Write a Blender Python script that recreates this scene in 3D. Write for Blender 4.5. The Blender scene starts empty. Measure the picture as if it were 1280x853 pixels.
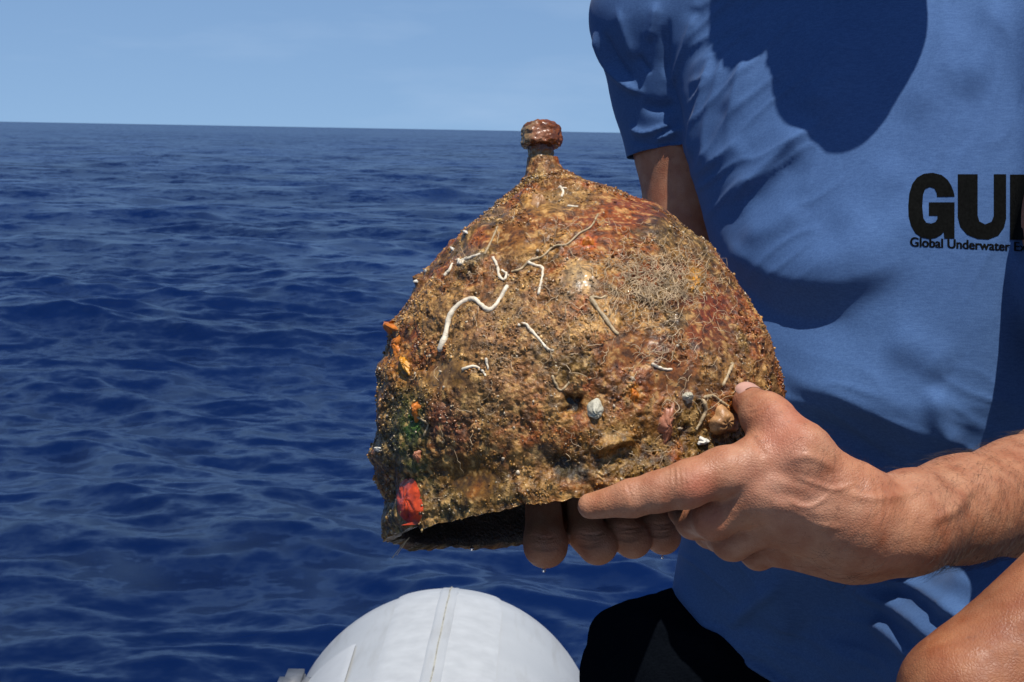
import bpy, bmesh, math, random
import numpy as np
from mathutils import Vector, Matrix
from mathutils.bvhtree import BVHTree
from mathutils.geometry import tessellate_polygon

random.seed(7)
rng = np.random.default_rng(7)
R = math.radians
scene = bpy.context.scene
COL = scene.collection

# ------------------------------------------------------------------ camera
CAM_H = 1.35                 # eye height above the sea
FPX = 1758.0                 # focal length in pixels of a 1280-wide frame
PITCH, ROLL = math.atan(263 / FPX), R(1.03)
cam_d = bpy.data.cameras.new('camera')
cam = bpy.data.objects.new('camera', cam_d)
COL.objects.link(cam)
scene.camera = cam
_r0, _f0 = np.array([1., 0, 0]), np.array([0, math.cos(PITCH), -math.sin(PITCH)])
_u0 = np.array([0, math.sin(PITCH), math.cos(PITCH)])
AX_R = _r0 * math.cos(ROLL) + _u0 * math.sin(ROLL)
AX_U = _u0 * math.cos(ROLL) - _r0 * math.sin(ROLL)
AX_F = _f0
CAM = np.array([0, 0, CAM_H])
cam.matrix_world = Matrix(((AX_R[0], AX_U[0], -AX_F[0], CAM[0]), (AX_R[1], AX_U[1], -AX_F[1], CAM[1]),
                           (AX_R[2], AX_U[2], -AX_F[2], CAM[2]), (0, 0, 0, 1)))
cam_d.sensor_width = 36.0
cam_d.lens = FPX / 1280 * 36.0
cam_d.clip_start, cam_d.clip_end = 0.02, 20000
cam_d.dof.use_dof = True
cam_d.dof.focus_distance = 0.83
cam_d.dof.aperture_fstop = 52.0

# ------------------------------------------------------------------ light
SUN_EL, SUN_AZ = R(68), R(18)      # azimuth: to the right of straight behind the camera
SUN_DIR = np.array([math.sin(SUN_AZ) * math.cos(SUN_EL), -math.cos(SUN_AZ) * math.cos(SUN_EL), math.sin(SUN_EL)])
world = bpy.data.worlds.new('World')
scene.world = world
world.use_nodes = True
wn, wl = world.node_tree.nodes, world.node_tree.links
bg = wn['Background']
sky = wn.new('ShaderNodeTexSky')
sky.sky_type = 'NISHITA'
sky.sun_disc = False
sky.sun_elevation = SUN_EL
sky.sun_rotation = math.pi - SUN_AZ
sky.altitude = 0
sky.air_density = 1.0
sky.dust_density = 0.35
sky.ozone_density = 2.0
hs = wn.new('ShaderNodeHueSaturation')
hs.inputs['Hue'].default_value = 0.503
hs.inputs['Saturation'].default_value = 1.10
hs.inputs['Value'].default_value = 1.12
wl.new(sky.outputs[0], hs.inputs['Color'])
# clear sea air: the pale yellow band right at the horizon is lifted off by sampling the sky a little higher
tcs = wn.new('ShaderNodeTexCoord')
vma = wn.new('ShaderNodeVectorMath')
vma.operation = 'MULTIPLY_ADD'
vma.inputs[1].default_value = (1, 1, 0.60)
vma.inputs[2].default_value = (0, 0, 0.19)
vmn = wn.new('ShaderNodeVectorMath')
vmn.operation = 'NORMALIZE'
wl.new(tcs.outputs['Generated'], vma.inputs[0])
wl.new(vma.outputs[0], vmn.inputs[0])
wl.new(vmn.outputs[0], sky.inputs['Vector'])
# faint thin cirrus veils
tc = wn.new('ShaderNodeTexCoord')
mp = wn.new('ShaderNodeMapping')
mp.inputs['Scale'].default_value = (3.0, 3.0, 14.0)
nz = wn.new('ShaderNodeTexNoise')
nz.inputs['Scale'].default_value = 1.6
nz.inputs['Detail'].default_value = 6
nz.inputs['Roughness'].default_value = 0.55
cr = wn.new('ShaderNodeMapRange')
cr.inputs['From Min'].default_value = 0.52
cr.inputs['From Max'].default_value = 0.85
cr.inputs['To Max'].default_value = 0.16
mxw = wn.new('ShaderNodeMix')
mxw.data_type = 'RGBA'
mxw.inputs['B'].default_value = (6.5, 7.6, 9.2, 1)
wl.new(tc.outputs['Generated'], mp.inputs['Vector'])
wl.new(mp.outputs[0], nz.inputs['Vector'])
wl.new(nz.outputs['Fac'], cr.inputs['Value'])
wl.new(cr.outputs[0], mxw.inputs['Factor'])
wl.new(hs.outputs[0], mxw.inputs['A'])
wl.new(mxw.outputs['Result'], bg.inputs['Color'])
bg.inputs['Strength'].default_value = 0.092

sun_d = bpy.data.lights.new('sun', 'SUN')
sun_d.energy = 5.0
sun_d.angle = R(0.53)
sun_d.color = (1.0, 0.95, 0.88)
sun = bpy.data.objects.new('sun', sun_d)
COL.objects.link(sun)
sun.location = (2, -4, 8)
sun.rotation_euler = Vector(-SUN_DIR).to_track_quat('-Z', 'Y').to_euler()

scene.view_settings.view_transform = 'Standard'
scene.view_settings.look = 'None'
scene.view_settings.exposure = 0.3
scene.view_settings.gamma = 1.0
scene.view_settings.use_curve_mapping = False
scene.cycles.use_denoising = True
scene.cycles.max_bounces = 8

# ------------------------------------------------------------------ helpers
# Near things are laid out in metres in the frame X right, Y up, D distance in front of the photographer.
def q(px, py, d):
    return np.array([(px - 640) / FPX * d, -(py - 426.5) / FPX * d, d])

def to_world(Q):
    Q = np.asarray(Q, float)
    return CAM + Q[..., 0:1] * AX_R + Q[..., 1:2] * AX_U + Q[..., 2:3] * AX_F

def to_q(W):
    V = np.asarray(W, float) - CAM
    return np.stack([V @ AX_R, V @ AX_U, V @ AX_F], -1)

def proj(Q):
    return 640 + FPX * Q[..., 0] / Q[..., 2], 426.5 - FPX * Q[..., 1] / Q[..., 2]

def smooth(a, b, x):
    t = np.clip((x - a) / (b - a), 0, 1)
    return t * t * (3 - 2 * t)

_perm = np.random.default_rng(3).permutation(256)
_perm = np.concatenate([_perm, _perm, _perm])
_g3 = np.random.default_rng(4).normal(size=(256, 3))
_g3 /= np.linalg.norm(_g3, axis=1)[:, None]
def pnoise(P):
    P = np.asarray(P, float)
    I = np.floor(P).astype(int)
    Fr = P - I
    I &= 255
    U = Fr * Fr * Fr * (Fr * (Fr * 6 - 15) + 10)
    out = np.zeros(P.shape[:-1])
    for dx in (0, 1):
        wx = U[..., 0] if dx else 1 - U[..., 0]
        for dy in (0, 1):
            wy = U[..., 1] if dy else 1 - U[..., 1]
            for dz in (0, 1):
                wz = U[..., 2] if dz else 1 - U[..., 2]
                h = _perm[_perm[_perm[(I[..., 0] + dx) & 255] + ((I[..., 1] + dy) & 255)] + ((I[..., 2] + dz) & 255)]
                g = _g3[h]
                out += wx * wy * wz * (g[..., 0] * (Fr[..., 0] - dx) + g[..., 1] * (Fr[..., 1] - dy) + g[..., 2] * (Fr[..., 2] - dz))
    return out * 1.6
def fbm(P, octs=4, gain=0.5):
    s, a = 0, 1.0
    for o in range(octs):
        s = s + a * pnoise(P * 2 ** o + 17.3 * o)
        a *= gain
    return s

def fast_mesh(name, V, F, smooth_shade=True):
    me = bpy.data.meshes.new(name)
    V = np.ascontiguousarray(V, dtype=np.float32)
    F = np.ascontiguousarray(F, dtype=np.int32)
    n, k = F.shape
    me.vertices.add(len(V))
    me.vertices.foreach_set('co', V.ravel())
    me.loops.add(n * k)
    me.loops.foreach_set('vertex_index', F.ravel())
    me.polygons.add(n)
    me.polygons.foreach_set('loop_start', np.arange(0, n * k, k, dtype=np.int32))
    me.polygons.foreach_set('loop_total', np.full(n, k, dtype=np.int32))
    me.update(calc_edges=True)
    me.polygons.foreach_set('use_smooth', np.full(n, smooth_shade, dtype=bool))
    return me

def q_mesh(name, V, F):
    """mesh laid out in the (left-handed) X, Y, D frame"""
    return fast_mesh(name, to_world(V), np.asarray(F)[:, ::-1])

def set_color(me, name, C):
    a = me.color_attributes.new(name, 'FLOAT_COLOR', 'POINT')
    if C.shape[1] == 3:
        C = np.concatenate([C, np.ones((len(C), 1))], 1)
    a.data.foreach_set('color', np.ascontiguousarray(C, dtype=np.float32).ravel())

def link(name, me, mat, parent=None):
    o = bpy.data.objects.new(name, me)
    if mat is not None and me is not None:
        me.materials.append(mat)
    COL.objects.link(o)
    if parent is not None:
        o.parent = parent
        o.matrix_parent_inverse = parent.matrix_world.inverted()
    return o

def empty(name, loc, label, cat):
    o = bpy.data.objects.new(name, None)
    o.empty_display_size = 0.1
    COL.objects.link(o)
    o.location = loc
    o.matrix_world = Matrix.Translation(Vector(loc))
    o['label'], o['category'] = label, cat
    return o

def vnormals(V, F):
    N = np.zeros_like(V)
    a, b, c = V[F[:, 0]], V[F[:, 1]], V[F[:, 2]]
    fn = np.cross(b - a, c - a)
    if F.shape[1] == 4:
        d = V[F[:, 3]]
        fn = np.cross(c - a, d - b)
    for k in range(F.shape[1]):
        for ax in range(3):
            N[:, ax] += np.bincount(F[:, k], fn[:, ax], len(V))
    return N / (np.linalg.norm(N, axis=1)[:, None] + 1e-12)

def catmull(P, n):
    P = np.asarray(P, float)
    P = np.vstack([2 * P[0] - P[1], P, 2 * P[-1] - P[-2]])
    m = len(P) - 3
    out = []
    for t in np.linspace(0, m, n):
        i = min(int(t), m - 1)
        u = t - i
        p0, p1, p2, p3 = P[i:i + 4]
        out.append(0.5 * (2 * p1 + (p2 - p0) * u + (2 * p0 - 5 * p1 + 4 * p2 - p3) * u * u + (3 * p1 - p0 - 3 * p2 + p3) * u ** 3))
    return np.array(out)

def tube(P, rad, seg=8):
    """verts and quads of a tube along P with end caps drawn to a point"""
    P = np.asarray(P, float)
    n = len(P)
    rad = np.broadcast_to(np.asarray(rad, float), (n,)).copy()
    T = np.gradient(P, axis=0)
    T /= np.linalg.norm(T, axis=1)[:, None] + 1e-12
    up = np.array([0.3, 0.5, 0.81])
    A = np.cross(T, up)
    A /= np.linalg.norm(A, axis=1)[:, None] + 1e-12
    B = np.cross(T, A)
    P2 = np.vstack([P[:1] - T[:1] * rad[0] * .5, P, P[-1:] + T[-1:] * rad[-1] * .5])
    A = np.vstack([A[:1], A, A[-1:]])
    B = np.vstack([B[:1], B, B[-1:]])
    rr = np.concatenate([[rad[0] * .3], rad, [rad[-1] * .3]])
    th = np.linspace(0, 2 * math.pi, seg, endpoint=False)
    V = (P2[:, None] + rr[:, None, None] * (np.cos(th)[None, :, None] * A[:, None] + np.sin(th)[None, :, None] * B[:, None])).reshape(-1, 3)
    F = []
    for i in range(len(P2) - 1):
        for j in range(seg):
            j2 = (j + 1) % seg
            F.append((i * seg + j, i * seg + j2, (i + 1) * seg + j2, (i + 1) * seg + j))
    return V, np.array(F)

def polydist(x, y, pts):
    """signed distance to a pixel polyline and position 0..1 along it"""
    pts = np.asarray(pts, float)
    best = np.full(x.shape, 1e9)
    sgn = np.zeros(x.shape)
    along = np.zeros(x.shape)
    L = np.concatenate([[0], np.cumsum(np.linalg.norm(np.diff(pts, axis=0), axis=1))])
    for i in range(len(pts) - 1):
        a, b = pts[i], pts[i + 1]
        d = b - a
        l2 = d @ d
        t = np.clip(((x - a[0]) * d[0] + (y - a[1]) * d[1]) / l2, 0, 1)
        ex, ey = x - a[0] - t * d[0], y - a[1] - t * d[1]
        dist = np.hypot(ex, ey)
        m = dist < best
        best = np.where(m, dist, best)
        sgn = np.where(m, np.sign(d[0] * ey - d[1] * ex), sgn)
        along = np.where(m, (L[i] + t * math.sqrt(l2)) / L[-1], along)
    return best * sgn, along

def fold(x, y, pts, wa, wb, h, taper=0.25, sharp=False):
    """a soft crease of height h; wa is its width on the upper/left side of the line, wb on the other"""
    P = catmull(pts, 4 * len(pts))
    m = 3 * max(wa, wb)
    i = np.nonzero((x > P[:, 0].min() - m) & (x < P[:, 0].max() + m) & (y > P[:, 1].min() - m) & (y < P[:, 1].max() + m))[0]
    out = np.zeros(len(x))
    d, s = polydist(x[i], y[i], P)
    w = np.where(d < 0, wa, wb)
    if sharp:                       # crisp crest, concave flanks
        e = np.sqrt(d * d + (.22 * w) ** 2) - .22 * w
        prof = np.exp(-1.5 * e / w)
    else:
        prof = np.exp(-(d / w) ** 2)
    out[i] = h * prof * smooth(0, taper, s) * smooth(0, taper, 1 - s)
    return out

def graded(segs):
    out = []
    for a, b, s in segs:
        n = max(1, int(round((b - a) / s)))
        out.append(np.linspace(a, b, n, endpoint=False))
    out.append(np.array([segs[-1][1]]))
    return np.concatenate(out).astype(np.float32)

class Field:
    """signed distance field on a rectilinear grid, smooth unions, surface nets"""
    def __init__(s, ax):
        s.ax = [np.asarray(a, np.float32) for a in ax]
        s.S = np.full([len(a) for a in s.ax], 0.5, np.float32)
    def sl(s, lo, hi):
        r = []
        for k in range(3):
            i = max(0, np.searchsorted(s.ax[k], lo[k]) - 1)
            j = min(len(s.ax[k]), np.searchsorted(s.ax[k], hi[k]) + 1)
            r.append(slice(i, max(j, i + 1)))
        return tuple(r)
    def grid(s, sl):
        return s.ax[0][sl[0]][:, None, None], s.ax[1][sl[1]][None, :, None], s.ax[2][sl[2]][None, None, :]
    def merge(s, sl, d, k, sub=False):
        A = s.S[sl]
        if sub:
            d = -d
            h = np.clip(0.5 - 0.5 * (A - d) / k, 0, 1)
            s.S[sl] = A + (d - A) * h + k * h * (1 - h)
        else:
            h = np.clip(0.5 + 0.5 * (A - d) / k, 0, 1)
            s.S[sl] = A + (d - A) * h - k * h * (1 - h)
    def cone(s, a, b, ra, rb, k=0.008, sub=False, flat=None):
        a, b = np.asarray(a, float), np.asarray(b, float)
        pad = max(ra, rb) + k * 2 + 0.02
        sl = s.sl(np.minimum(a, b) - pad, np.maximum(a, b) + pad)
        X, Y, Z = s.grid(sl)
        d = (b - a).astype(np.float32)
        l2 = float(d @ d) + 1e-12
        t = np.clip(((X - a[0]) * d[0] + (Y - a[1]) * d[1] + (Z - a[2]) * d[2]) / l2, 0, 1)
        dx, dy, dz = X - a[0] - t * d[0], Y - a[1] - t * d[1], Z - a[2] - t * d[2]
        if flat is not None:             # squash across a direction
            n, f = np.asarray(flat[0], float), flat[1]
            c = dx * n[0] + dy * n[1] + dz * n[2]
            dist = np.sqrt(dx * dx + dy * dy + dz * dz + c * c * (f * f - 1)) - (ra + (rb - ra) * t)
            dist = dist / ((1 + f) / 2)
        else:
            dist = np.sqrt(dx * dx + dy * dy + dz * dz) - (ra + (rb - ra) * t)
        s.merge(sl, dist.astype(np.float32), k, sub)
    def chain(s, pts, rads, k=0.008):
        for i in range(len(pts) - 1):
            s.cone(pts[i], pts[i + 1], rads[i], rads[i + 1], k)
    def ellipsoid(s, c, r, k=0.01, sub=False):
        c, r = np.asarray(c, float), np.asarray(r, float)
        sl = s.sl(c - r - 2 * k - .02, c + r + 2 * k + .02)
        X, Y, Z = s.grid(sl)
        g = np.sqrt(((X - c[0]) / r[0]) ** 2 + ((Y - c[1]) / r[1]) ** 2 + ((Z - c[2]) / r[2]) ** 2)
        s.merge(sl, ((g - 1) * r.min()).astype(np.float32), k, sub)
    def nets(s):
        S, ax = s.S, s.ax
        neg = S < 0
        c = np.zeros([n - 1 for n in S.shape], np.uint8)
        for dx in (0, 1):
            for dy in (0, 1):
                for dz in (0, 1):
                    c += neg[dx:S.shape[0] - 1 + dx, dy:S.shape[1] - 1 + dy, dz:S.shape[2] - 1 + dz]
        act = (c > 0) & (c < 8)
        I = np.argwhere(act)
        N = len(I)
        ids = np.full(act.shape, -1, np.int32)
        ids[act] = np.arange(N)
        acc, cnt = np.zeros((N, 3)), np.zeros(N)
        corners = [(0, 0, 0), (1, 0, 0), (0, 1, 0), (1, 1, 0), (0, 0, 1), (1, 0, 1), (0, 1, 1), (1, 1, 1)]
        for i, a in enumerate(corners):
            for b in corners[i + 1:]:
                if sum(abs(a[k] - b[k]) for k in range(3)) != 1:
                    continue
                va = S[I[:, 0] + a[0], I[:, 1] + a[1], I[:, 2] + a[2]]
                vb = S[I[:, 0] + b[0], I[:, 1] + b[1], I[:, 2] + b[2]]
                m = (va < 0) != (vb < 0)
                t = va / np.where(va == vb, 1, va - vb)
                for k in range(3):
                    pa, pb = ax[k][I[:, k] + a[k]], ax[k][I[:, k] + b[k]]
                    acc[:, k] += np.where(m, pa + (pb - pa) * t, 0)
                cnt += m
        V = acc / cnt[:, None]
        F = []
        for k in range(3):
            k1, k2 = (k + 1) % 3, (k + 2) % 3
            lo, hi = [slice(None)] * 3, [slice(None)] * 3
            lo[k], hi[k] = slice(0, -1), slice(1, None)
            E = neg[tuple(lo)] != neg[tuple(hi)]
            J = np.argwhere(E)
            ok = (J[:, k1] > 0) & (J[:, k2] > 0) & (J[:, k1] < S.shape[k1] - 1) & (J[:, k2] < S.shape[k2] - 1)
            J = J[ok]
            inside = neg[J[:, 0], J[:, 1], J[:, 2]]
            def cid(o1, o2):
                Q = J.copy()
                Q[:, k1] -= o1
                Q[:, k2] -= o2
                return ids[Q[:, 0], Q[:, 1], Q[:, 2]]
            quad = np.stack([cid(1, 1), cid(0, 1), cid(0, 0), cid(1, 0)], 1)
            quad = np.where(inside[:, None], quad, quad[:, ::-1])
            F.append(quad)
        return V, np.concatenate(F)

# ------------------------------------------------------------------ materials
class NT:
    def __init__(s, name):
        s.m = bpy.data.materials.new(name)
        s.m.use_nodes = True
        s.n, s.l = s.m.node_tree.nodes, s.m.node_tree.links
        s.b = s.n['Principled BSDF']
        s._tc = None
    def new(s, t, **kw):
        nd = s.n.new(t)
        for k, v in kw.items():
            setattr(nd, k, v)
        return nd
    def obj(s):
        if s._tc is None:
            s._tc = s.new('ShaderNodeTexCoord')
        return s._tc.outputs['Object']
    def noise(s, scale, detail=4, rough=0.55, vec=None, stretch=None):
        nd = s.new('ShaderNodeTexNoise')
        nd.inputs['Scale'].default_value = scale
        nd.inputs['Detail'].default_value = detail
        nd.inputs['Roughness'].default_value = rough
        v = vec or s.obj()
        if stretch:
            mp = s.new('ShaderNodeMapping')
            mp.inputs['Scale'].default_value = stretch
            s.l.new(v, mp.inputs['Vector'])
            v = mp.outputs[0]
        s.l.new(v, nd.inputs['Vector'])
        return nd
    def ramp(s, val, a, b, lo=0.0, hi=1.0):
        nd = s.new('ShaderNodeMapRange')
        nd.inputs['From Min'].default_value = a
        nd.inputs['From Max'].default_value = b
        nd.inputs['To Min'].default_value = lo
        nd.inputs['To Max'].default_value = hi
        s.l.new(val, nd.inputs['Value'])
        return nd.outputs[0]
    def mix(s, fac, a, b, mode='MIX'):
        nd = s.new('ShaderNodeMix', data_type='RGBA', blend_type=mode)
        for sock, v in ((nd.inputs['Factor'], fac), (nd.inputs['A'], a), (nd.inputs['B'], b)):
            if isinstance(v, (int, float)):
                sock.default_value = v
            elif isinstance(v, tuple):
                sock.default_value = (*v, 1)
            else:
                s.l.new(v, sock)
        return nd.outputs['Result']
    def attr(s, name):
        return s.new('ShaderNodeAttribute', attribute_name=name).outputs['Color']
    def bump(s, h, strength, dist, prev=None):
        nd = s.new('ShaderNodeBump')
        nd.inputs['Strength'].default_value = strength
        nd.inputs['Distance'].default_value = dist
        s.l.new(h, nd.inputs['Height'])
        if prev is not None:
            s.l.new(prev, nd.inputs['Normal'])
        return nd.outputs[0]
    def set(s, **kw):
        for k, v in kw.items():
            sock = s.b.inputs[k.replace('_', ' ')]
            if isinstance(v, (int, float)):
                sock.default_value = v
            elif isinstance(v, tuple):
                sock.default_value = (*v, 1) if len(sock.default_value) == 4 else v
            else:
                s.l.new(v, sock)
        return s

def mat_sea():
    m = NT('sea_water')
    geo = m.new('ShaderNodeNewGeometry')
    pos = geo.outputs['Position']
    acc = geo.outputs['Normal']
    for scale, amp in ((34.0, 0.16), (10.0, 0.44), (2.8, 0.50), (0.7, 0.20)):
        nd = m.noise(scale, 3, 0.55, pos, (0.75, 1.0, 1.0))
        sub = m.new('ShaderNodeVectorMath', operation='SUBTRACT')
        sub.inputs[1].default_value = (0.5, 0.5, 0.5)
        m.l.new(nd.outputs['Color'], sub.inputs[0])
        mul = m.new('ShaderNodeVectorMath', operation='MULTIPLY')
        mul.inputs[1].default_value = (amp * 1.2, amp * 2.0, 0)
        m.l.new(sub.outputs[0], mul.inputs[0])
        add = m.new('ShaderNodeVectorMath', operation='ADD')
        m.l.new(acc, add.inputs[0])
        m.l.new(mul.outputs[0], add.inputs[1])
        acc = add.outputs[0]
    nrm = m.new('ShaderNodeVectorMath', operation='NORMALIZE')
    m.l.new(acc, nrm.inputs[0])
    big = m.noise(0.12, 3, 0.5, pos)
    colr = m.mix(m.ramp(big.outputs['Fac'], 0.35, 0.65), (0.0004, 0.0050, 0.032), (0.0009, 0.0095, 0.056))
    m.set(Base_Color=colr, Roughness=0.24, IOR=1.333, Normal=nrm.outputs[0], Specular_Tint=(0.58, 0.85, 1.0))
    return m.m

def mat_helmet():
    m = NT('encrusted_bronze')
    c = m.attr('col')
    n1 = m.noise(420, 5, 0.65)
    n2 = m.noise(1300, 3, 0.6)
    v = m.new('ShaderNodeTexVoronoi', feature='F1')
    v.inputs['Scale'].default_value = 520
    m.l.new(m.obj(), v.inputs['Vector'])
    c1 = m.mix(m.ramp(n1.outputs['Fac'], 0.35, 0.68), (0.58, 0.52, 0.46), (1.5, 1.44, 1.30))
    c2 = m.mix(0.9, c, c1, 'MULTIPLY')
    c3 = m.mix(m.ramp(n2.outputs['Fac'], 0.64, 0.78, 0, 0.55), c2, (0.46, 0.32, 0.16))
    c4 = m.mix(m.ramp(n2.outputs['Fac'], 0.40, 0.28, 0, 0.7), c3, (0.035, 0.018, 0.008))
    at = m.new('ShaderNodeAttribute', attribute_name='col')
    keep = m.ramp(at.outputs['Alpha'], 0, 1, 1.0, 0.18)
    def scaled(h):
        mm = m.new('ShaderNodeMath', operation='MULTIPLY')
        m.l.new(h, mm.inputs[0])
        m.l.new(keep, mm.inputs[1])
        return mm.outputs[0]
    b1 = m.bump(scaled(n1.outputs['Fac']), 0.6, 0.0012)
    b2 = m.bump(scaled(v.outputs['Distance']), 0.55, 0.0008, b1)
    b3 = m.bump(scaled(n2.outputs['Fac']), 0.6, 0.0006, b2)
    rough = m.ramp(m.noise(900, 3).outputs['Fac'], 0.38, 0.62, 0.20, 0.65)
    m.set(Base_Color=c4, Roughness=rough, Normal=b3, Coat_Weight=0.22, Coat_Roughness=0.06, Specular_IOR_Level=0.32)
    m.l.new(b3, m.b.inputs['Coat Normal'])
    return m.m

def mat_simple(name, color, rough=0.5, var=0.25, scale=60, bump=0.0, bscale=200, **kw):
    m = NT(name)
    n = m.noise(scale, 5)
    dark = tuple(x * (1 - var) for x in color)
    light = tuple(min(1, x * (1 + var)) for x in color)
    c = m.mix(m.ramp(n.outputs['Fac'], 0.3, 0.7), dark, light)
    m.set(Base_Color=c, Roughness=rough, **kw)
    if bump:
        m.set(Normal=m.bump(m.noise(bscale, 4).outputs['Fac'], 0.6, bump))
    return m.m

def mat_skin():
    m = NT('sunburnt_wet_skin')
    c = m.attr('col')
    mott = m.noise(55, 5, 0.6)
    fine = m.noise(700, 3, 0.6)
    spots = m.noise(260, 2, 0.5)
    c1 = m.mix(m.ramp(mott.outputs['Fac'], 0.32, 0.68), (0.84, 0.66, 0.58), (1.16, 1.20, 1.22))
    c2 = m.mix(1.0, c, c1, 'MULTIPLY')
    c3 = m.mix(m.ramp(spots.outputs['Fac'], 0.64, 0.74, 0, 0.45), c2, (0.16, 0.065, 0.035))
    v = m.new('ShaderNodeTexVoronoi', feature='DISTANCE_TO_EDGE')
    v.inputs['Scale'].default_value = 520
    m.l.new(m.obj(), v.inputs['Vector'])
    b1 = m.bump(m.ramp(v.outputs['Distance'], 0, 0.25), 0.32, 0.0004)
    b2 = m.bump(fine.outputs['Fac'], 0.25, 0.0004, b1)
    b3 = m.bump(mott.outputs['Fac'], 0.10, 0.0015, b2)
    rough = m.ramp(m.noise(120, 4).outputs['Fac'], 0.35, 0.65, 0.48, 0.72)
    m.set(Base_Color=c3, Roughness=rough, Normal=b3, Subsurface_Weight=0.08, Subsurface_Radius=(0.012, 0.004, 0.002),
          Subsurface_Scale=0.5, Specular_IOR_Level=0.45)
    return m.m

def mat_cloth(name, dark, light, weave=1500, spec=0.15, sheen=0.05):
    m = NT(name)
    s1 = m.noise(700, 2, 0.6, None, (0.16, 1.0, 1.0))
    s2 = m.noise(900, 2, 0.6)
    f = m.new('ShaderNodeMath', operation='ADD')
    m.l.new(s1.outputs['Fac'], f.inputs[0])
    m.l.new(s2.outputs['Fac'], f.inputs[1])
    c = m.mix(m.ramp(f.outputs[0], 0.75, 1.25), dark, light)
    big = m.noise(9, 4)
    c = m.mix(1.0, c, m.mix(m.ramp(big.outputs['Fac'], 0.3, 0.7), (0.9, 0.9, 0.92), (1.06, 1.06, 1.05)), 'MULTIPLY')
    b = m.bump(m.noise(weave, 2).outputs['Fac'], 0.30, 0.0006)
    b = m.bump(m.noise(45, 3, 0.5).outputs['Fac'], 0.05, 0.003, b)
    m.set(Base_Color=c, Roughness=0.85, Normal=b, Specular_IOR_Level=spec, Sheen_Weight=sheen, Sheen_Roughness=0.4)
    return m.m

def mat_vertex(name, rough=0.45, bump=0.0005, bscale=900, spec=0.5):
    m = NT(name)
    c = m.attr('col')
    n = m.noise(bscale, 3)
    c2 = m.mix(1.0, c, m.mix(m.ramp(n.outputs['Fac'], 0.3, 0.7), (0.7, 0.7, 0.7), (1.25, 1.25, 1.25)), 'MULTIPLY')
    m.set(Base_Color=c2, Roughness=rough, Normal=m.bump(n.outputs['Fac'], 0.5, bump), Specular_IOR_Level=spec)
    return m.m

M = {
    'sea': mat_sea(),
    'helmet': mat_helmet(),
    'skin': mat_skin(),
    'shirt': mat_cloth('blue_jersey', (0.037, 0.080, 0.186), (0.054, 0.110, 0.236)),
    'shorts': mat_cloth('black_fabric', (0.0018, 0.0024, 0.0036), (0.0032, 0.0042, 0.006), 1500, 0.0, 0.0),
    'grain': mat_vertex('wet_grains', 0.25),
    'ink': mat_simple('black_print', (0.0026, 0.0029, 0.0027), 0.9, 0.5, 500, Specular_IOR_Level=0.06),
    'hair': mat_simple('dark_hair', (0.03, 0.018, 0.010), 0.6),
    'white_tube': mat_simple('white_worm_tube', (0.58, 0.50, 0.37), 0.5, 0.25, 300, 0.0006, 900),
    'tan_tube': mat_simple('tan_worm_tube', (0.33, 0.24, 0.13), 0.5, 0.35, 300, 0.0006, 900),
    'thread': mat_simple('pale_threads', (0.42, 0.30, 0.17), 0.5, 0.45, 120),
    'limpet': mat_simple('pale_grey_shell', (0.36, 0.335, 0.25), 0.5, 0.3, 500, 0.0008, 900),
    'orange_sponge': mat_simple('orange_sponge', (0.42, 0.12, 0.008), 0.4, 0.35, 250, 0.001, 500),
    'yellow_sponge': mat_simple('yellow_sponge', (0.52, 0.22, 0.012), 0.4, 0.3, 250, 0.001, 500),
    'red_sponge': mat_simple('red_sponge', (0.38, 0.040, 0.006), 0.25, 0.65, 130, 0.001, 420),
    'pink_sponge': mat_simple('pink_sponge', (0.34, 0.13, 0.065), 0.4, 0.3, 250, 0.001, 420),
    'shell_orange': mat_simple('tan_shell', (0.31, 0.16, 0.065), 0.4, 0.45, 220, 0.001, 420),
    'white_shell': mat_simple('white_shell', (0.52, 0.49, 0.42), 0.3, 0.1, 300, 0.0005),
    'nail': mat_simple('nail', (0.48, 0.27, 0.21), 0.28, 0.06, 120),
    'knob': mat_vertex('rusty_knob', 0.3, 0.0010, 500),
}

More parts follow.
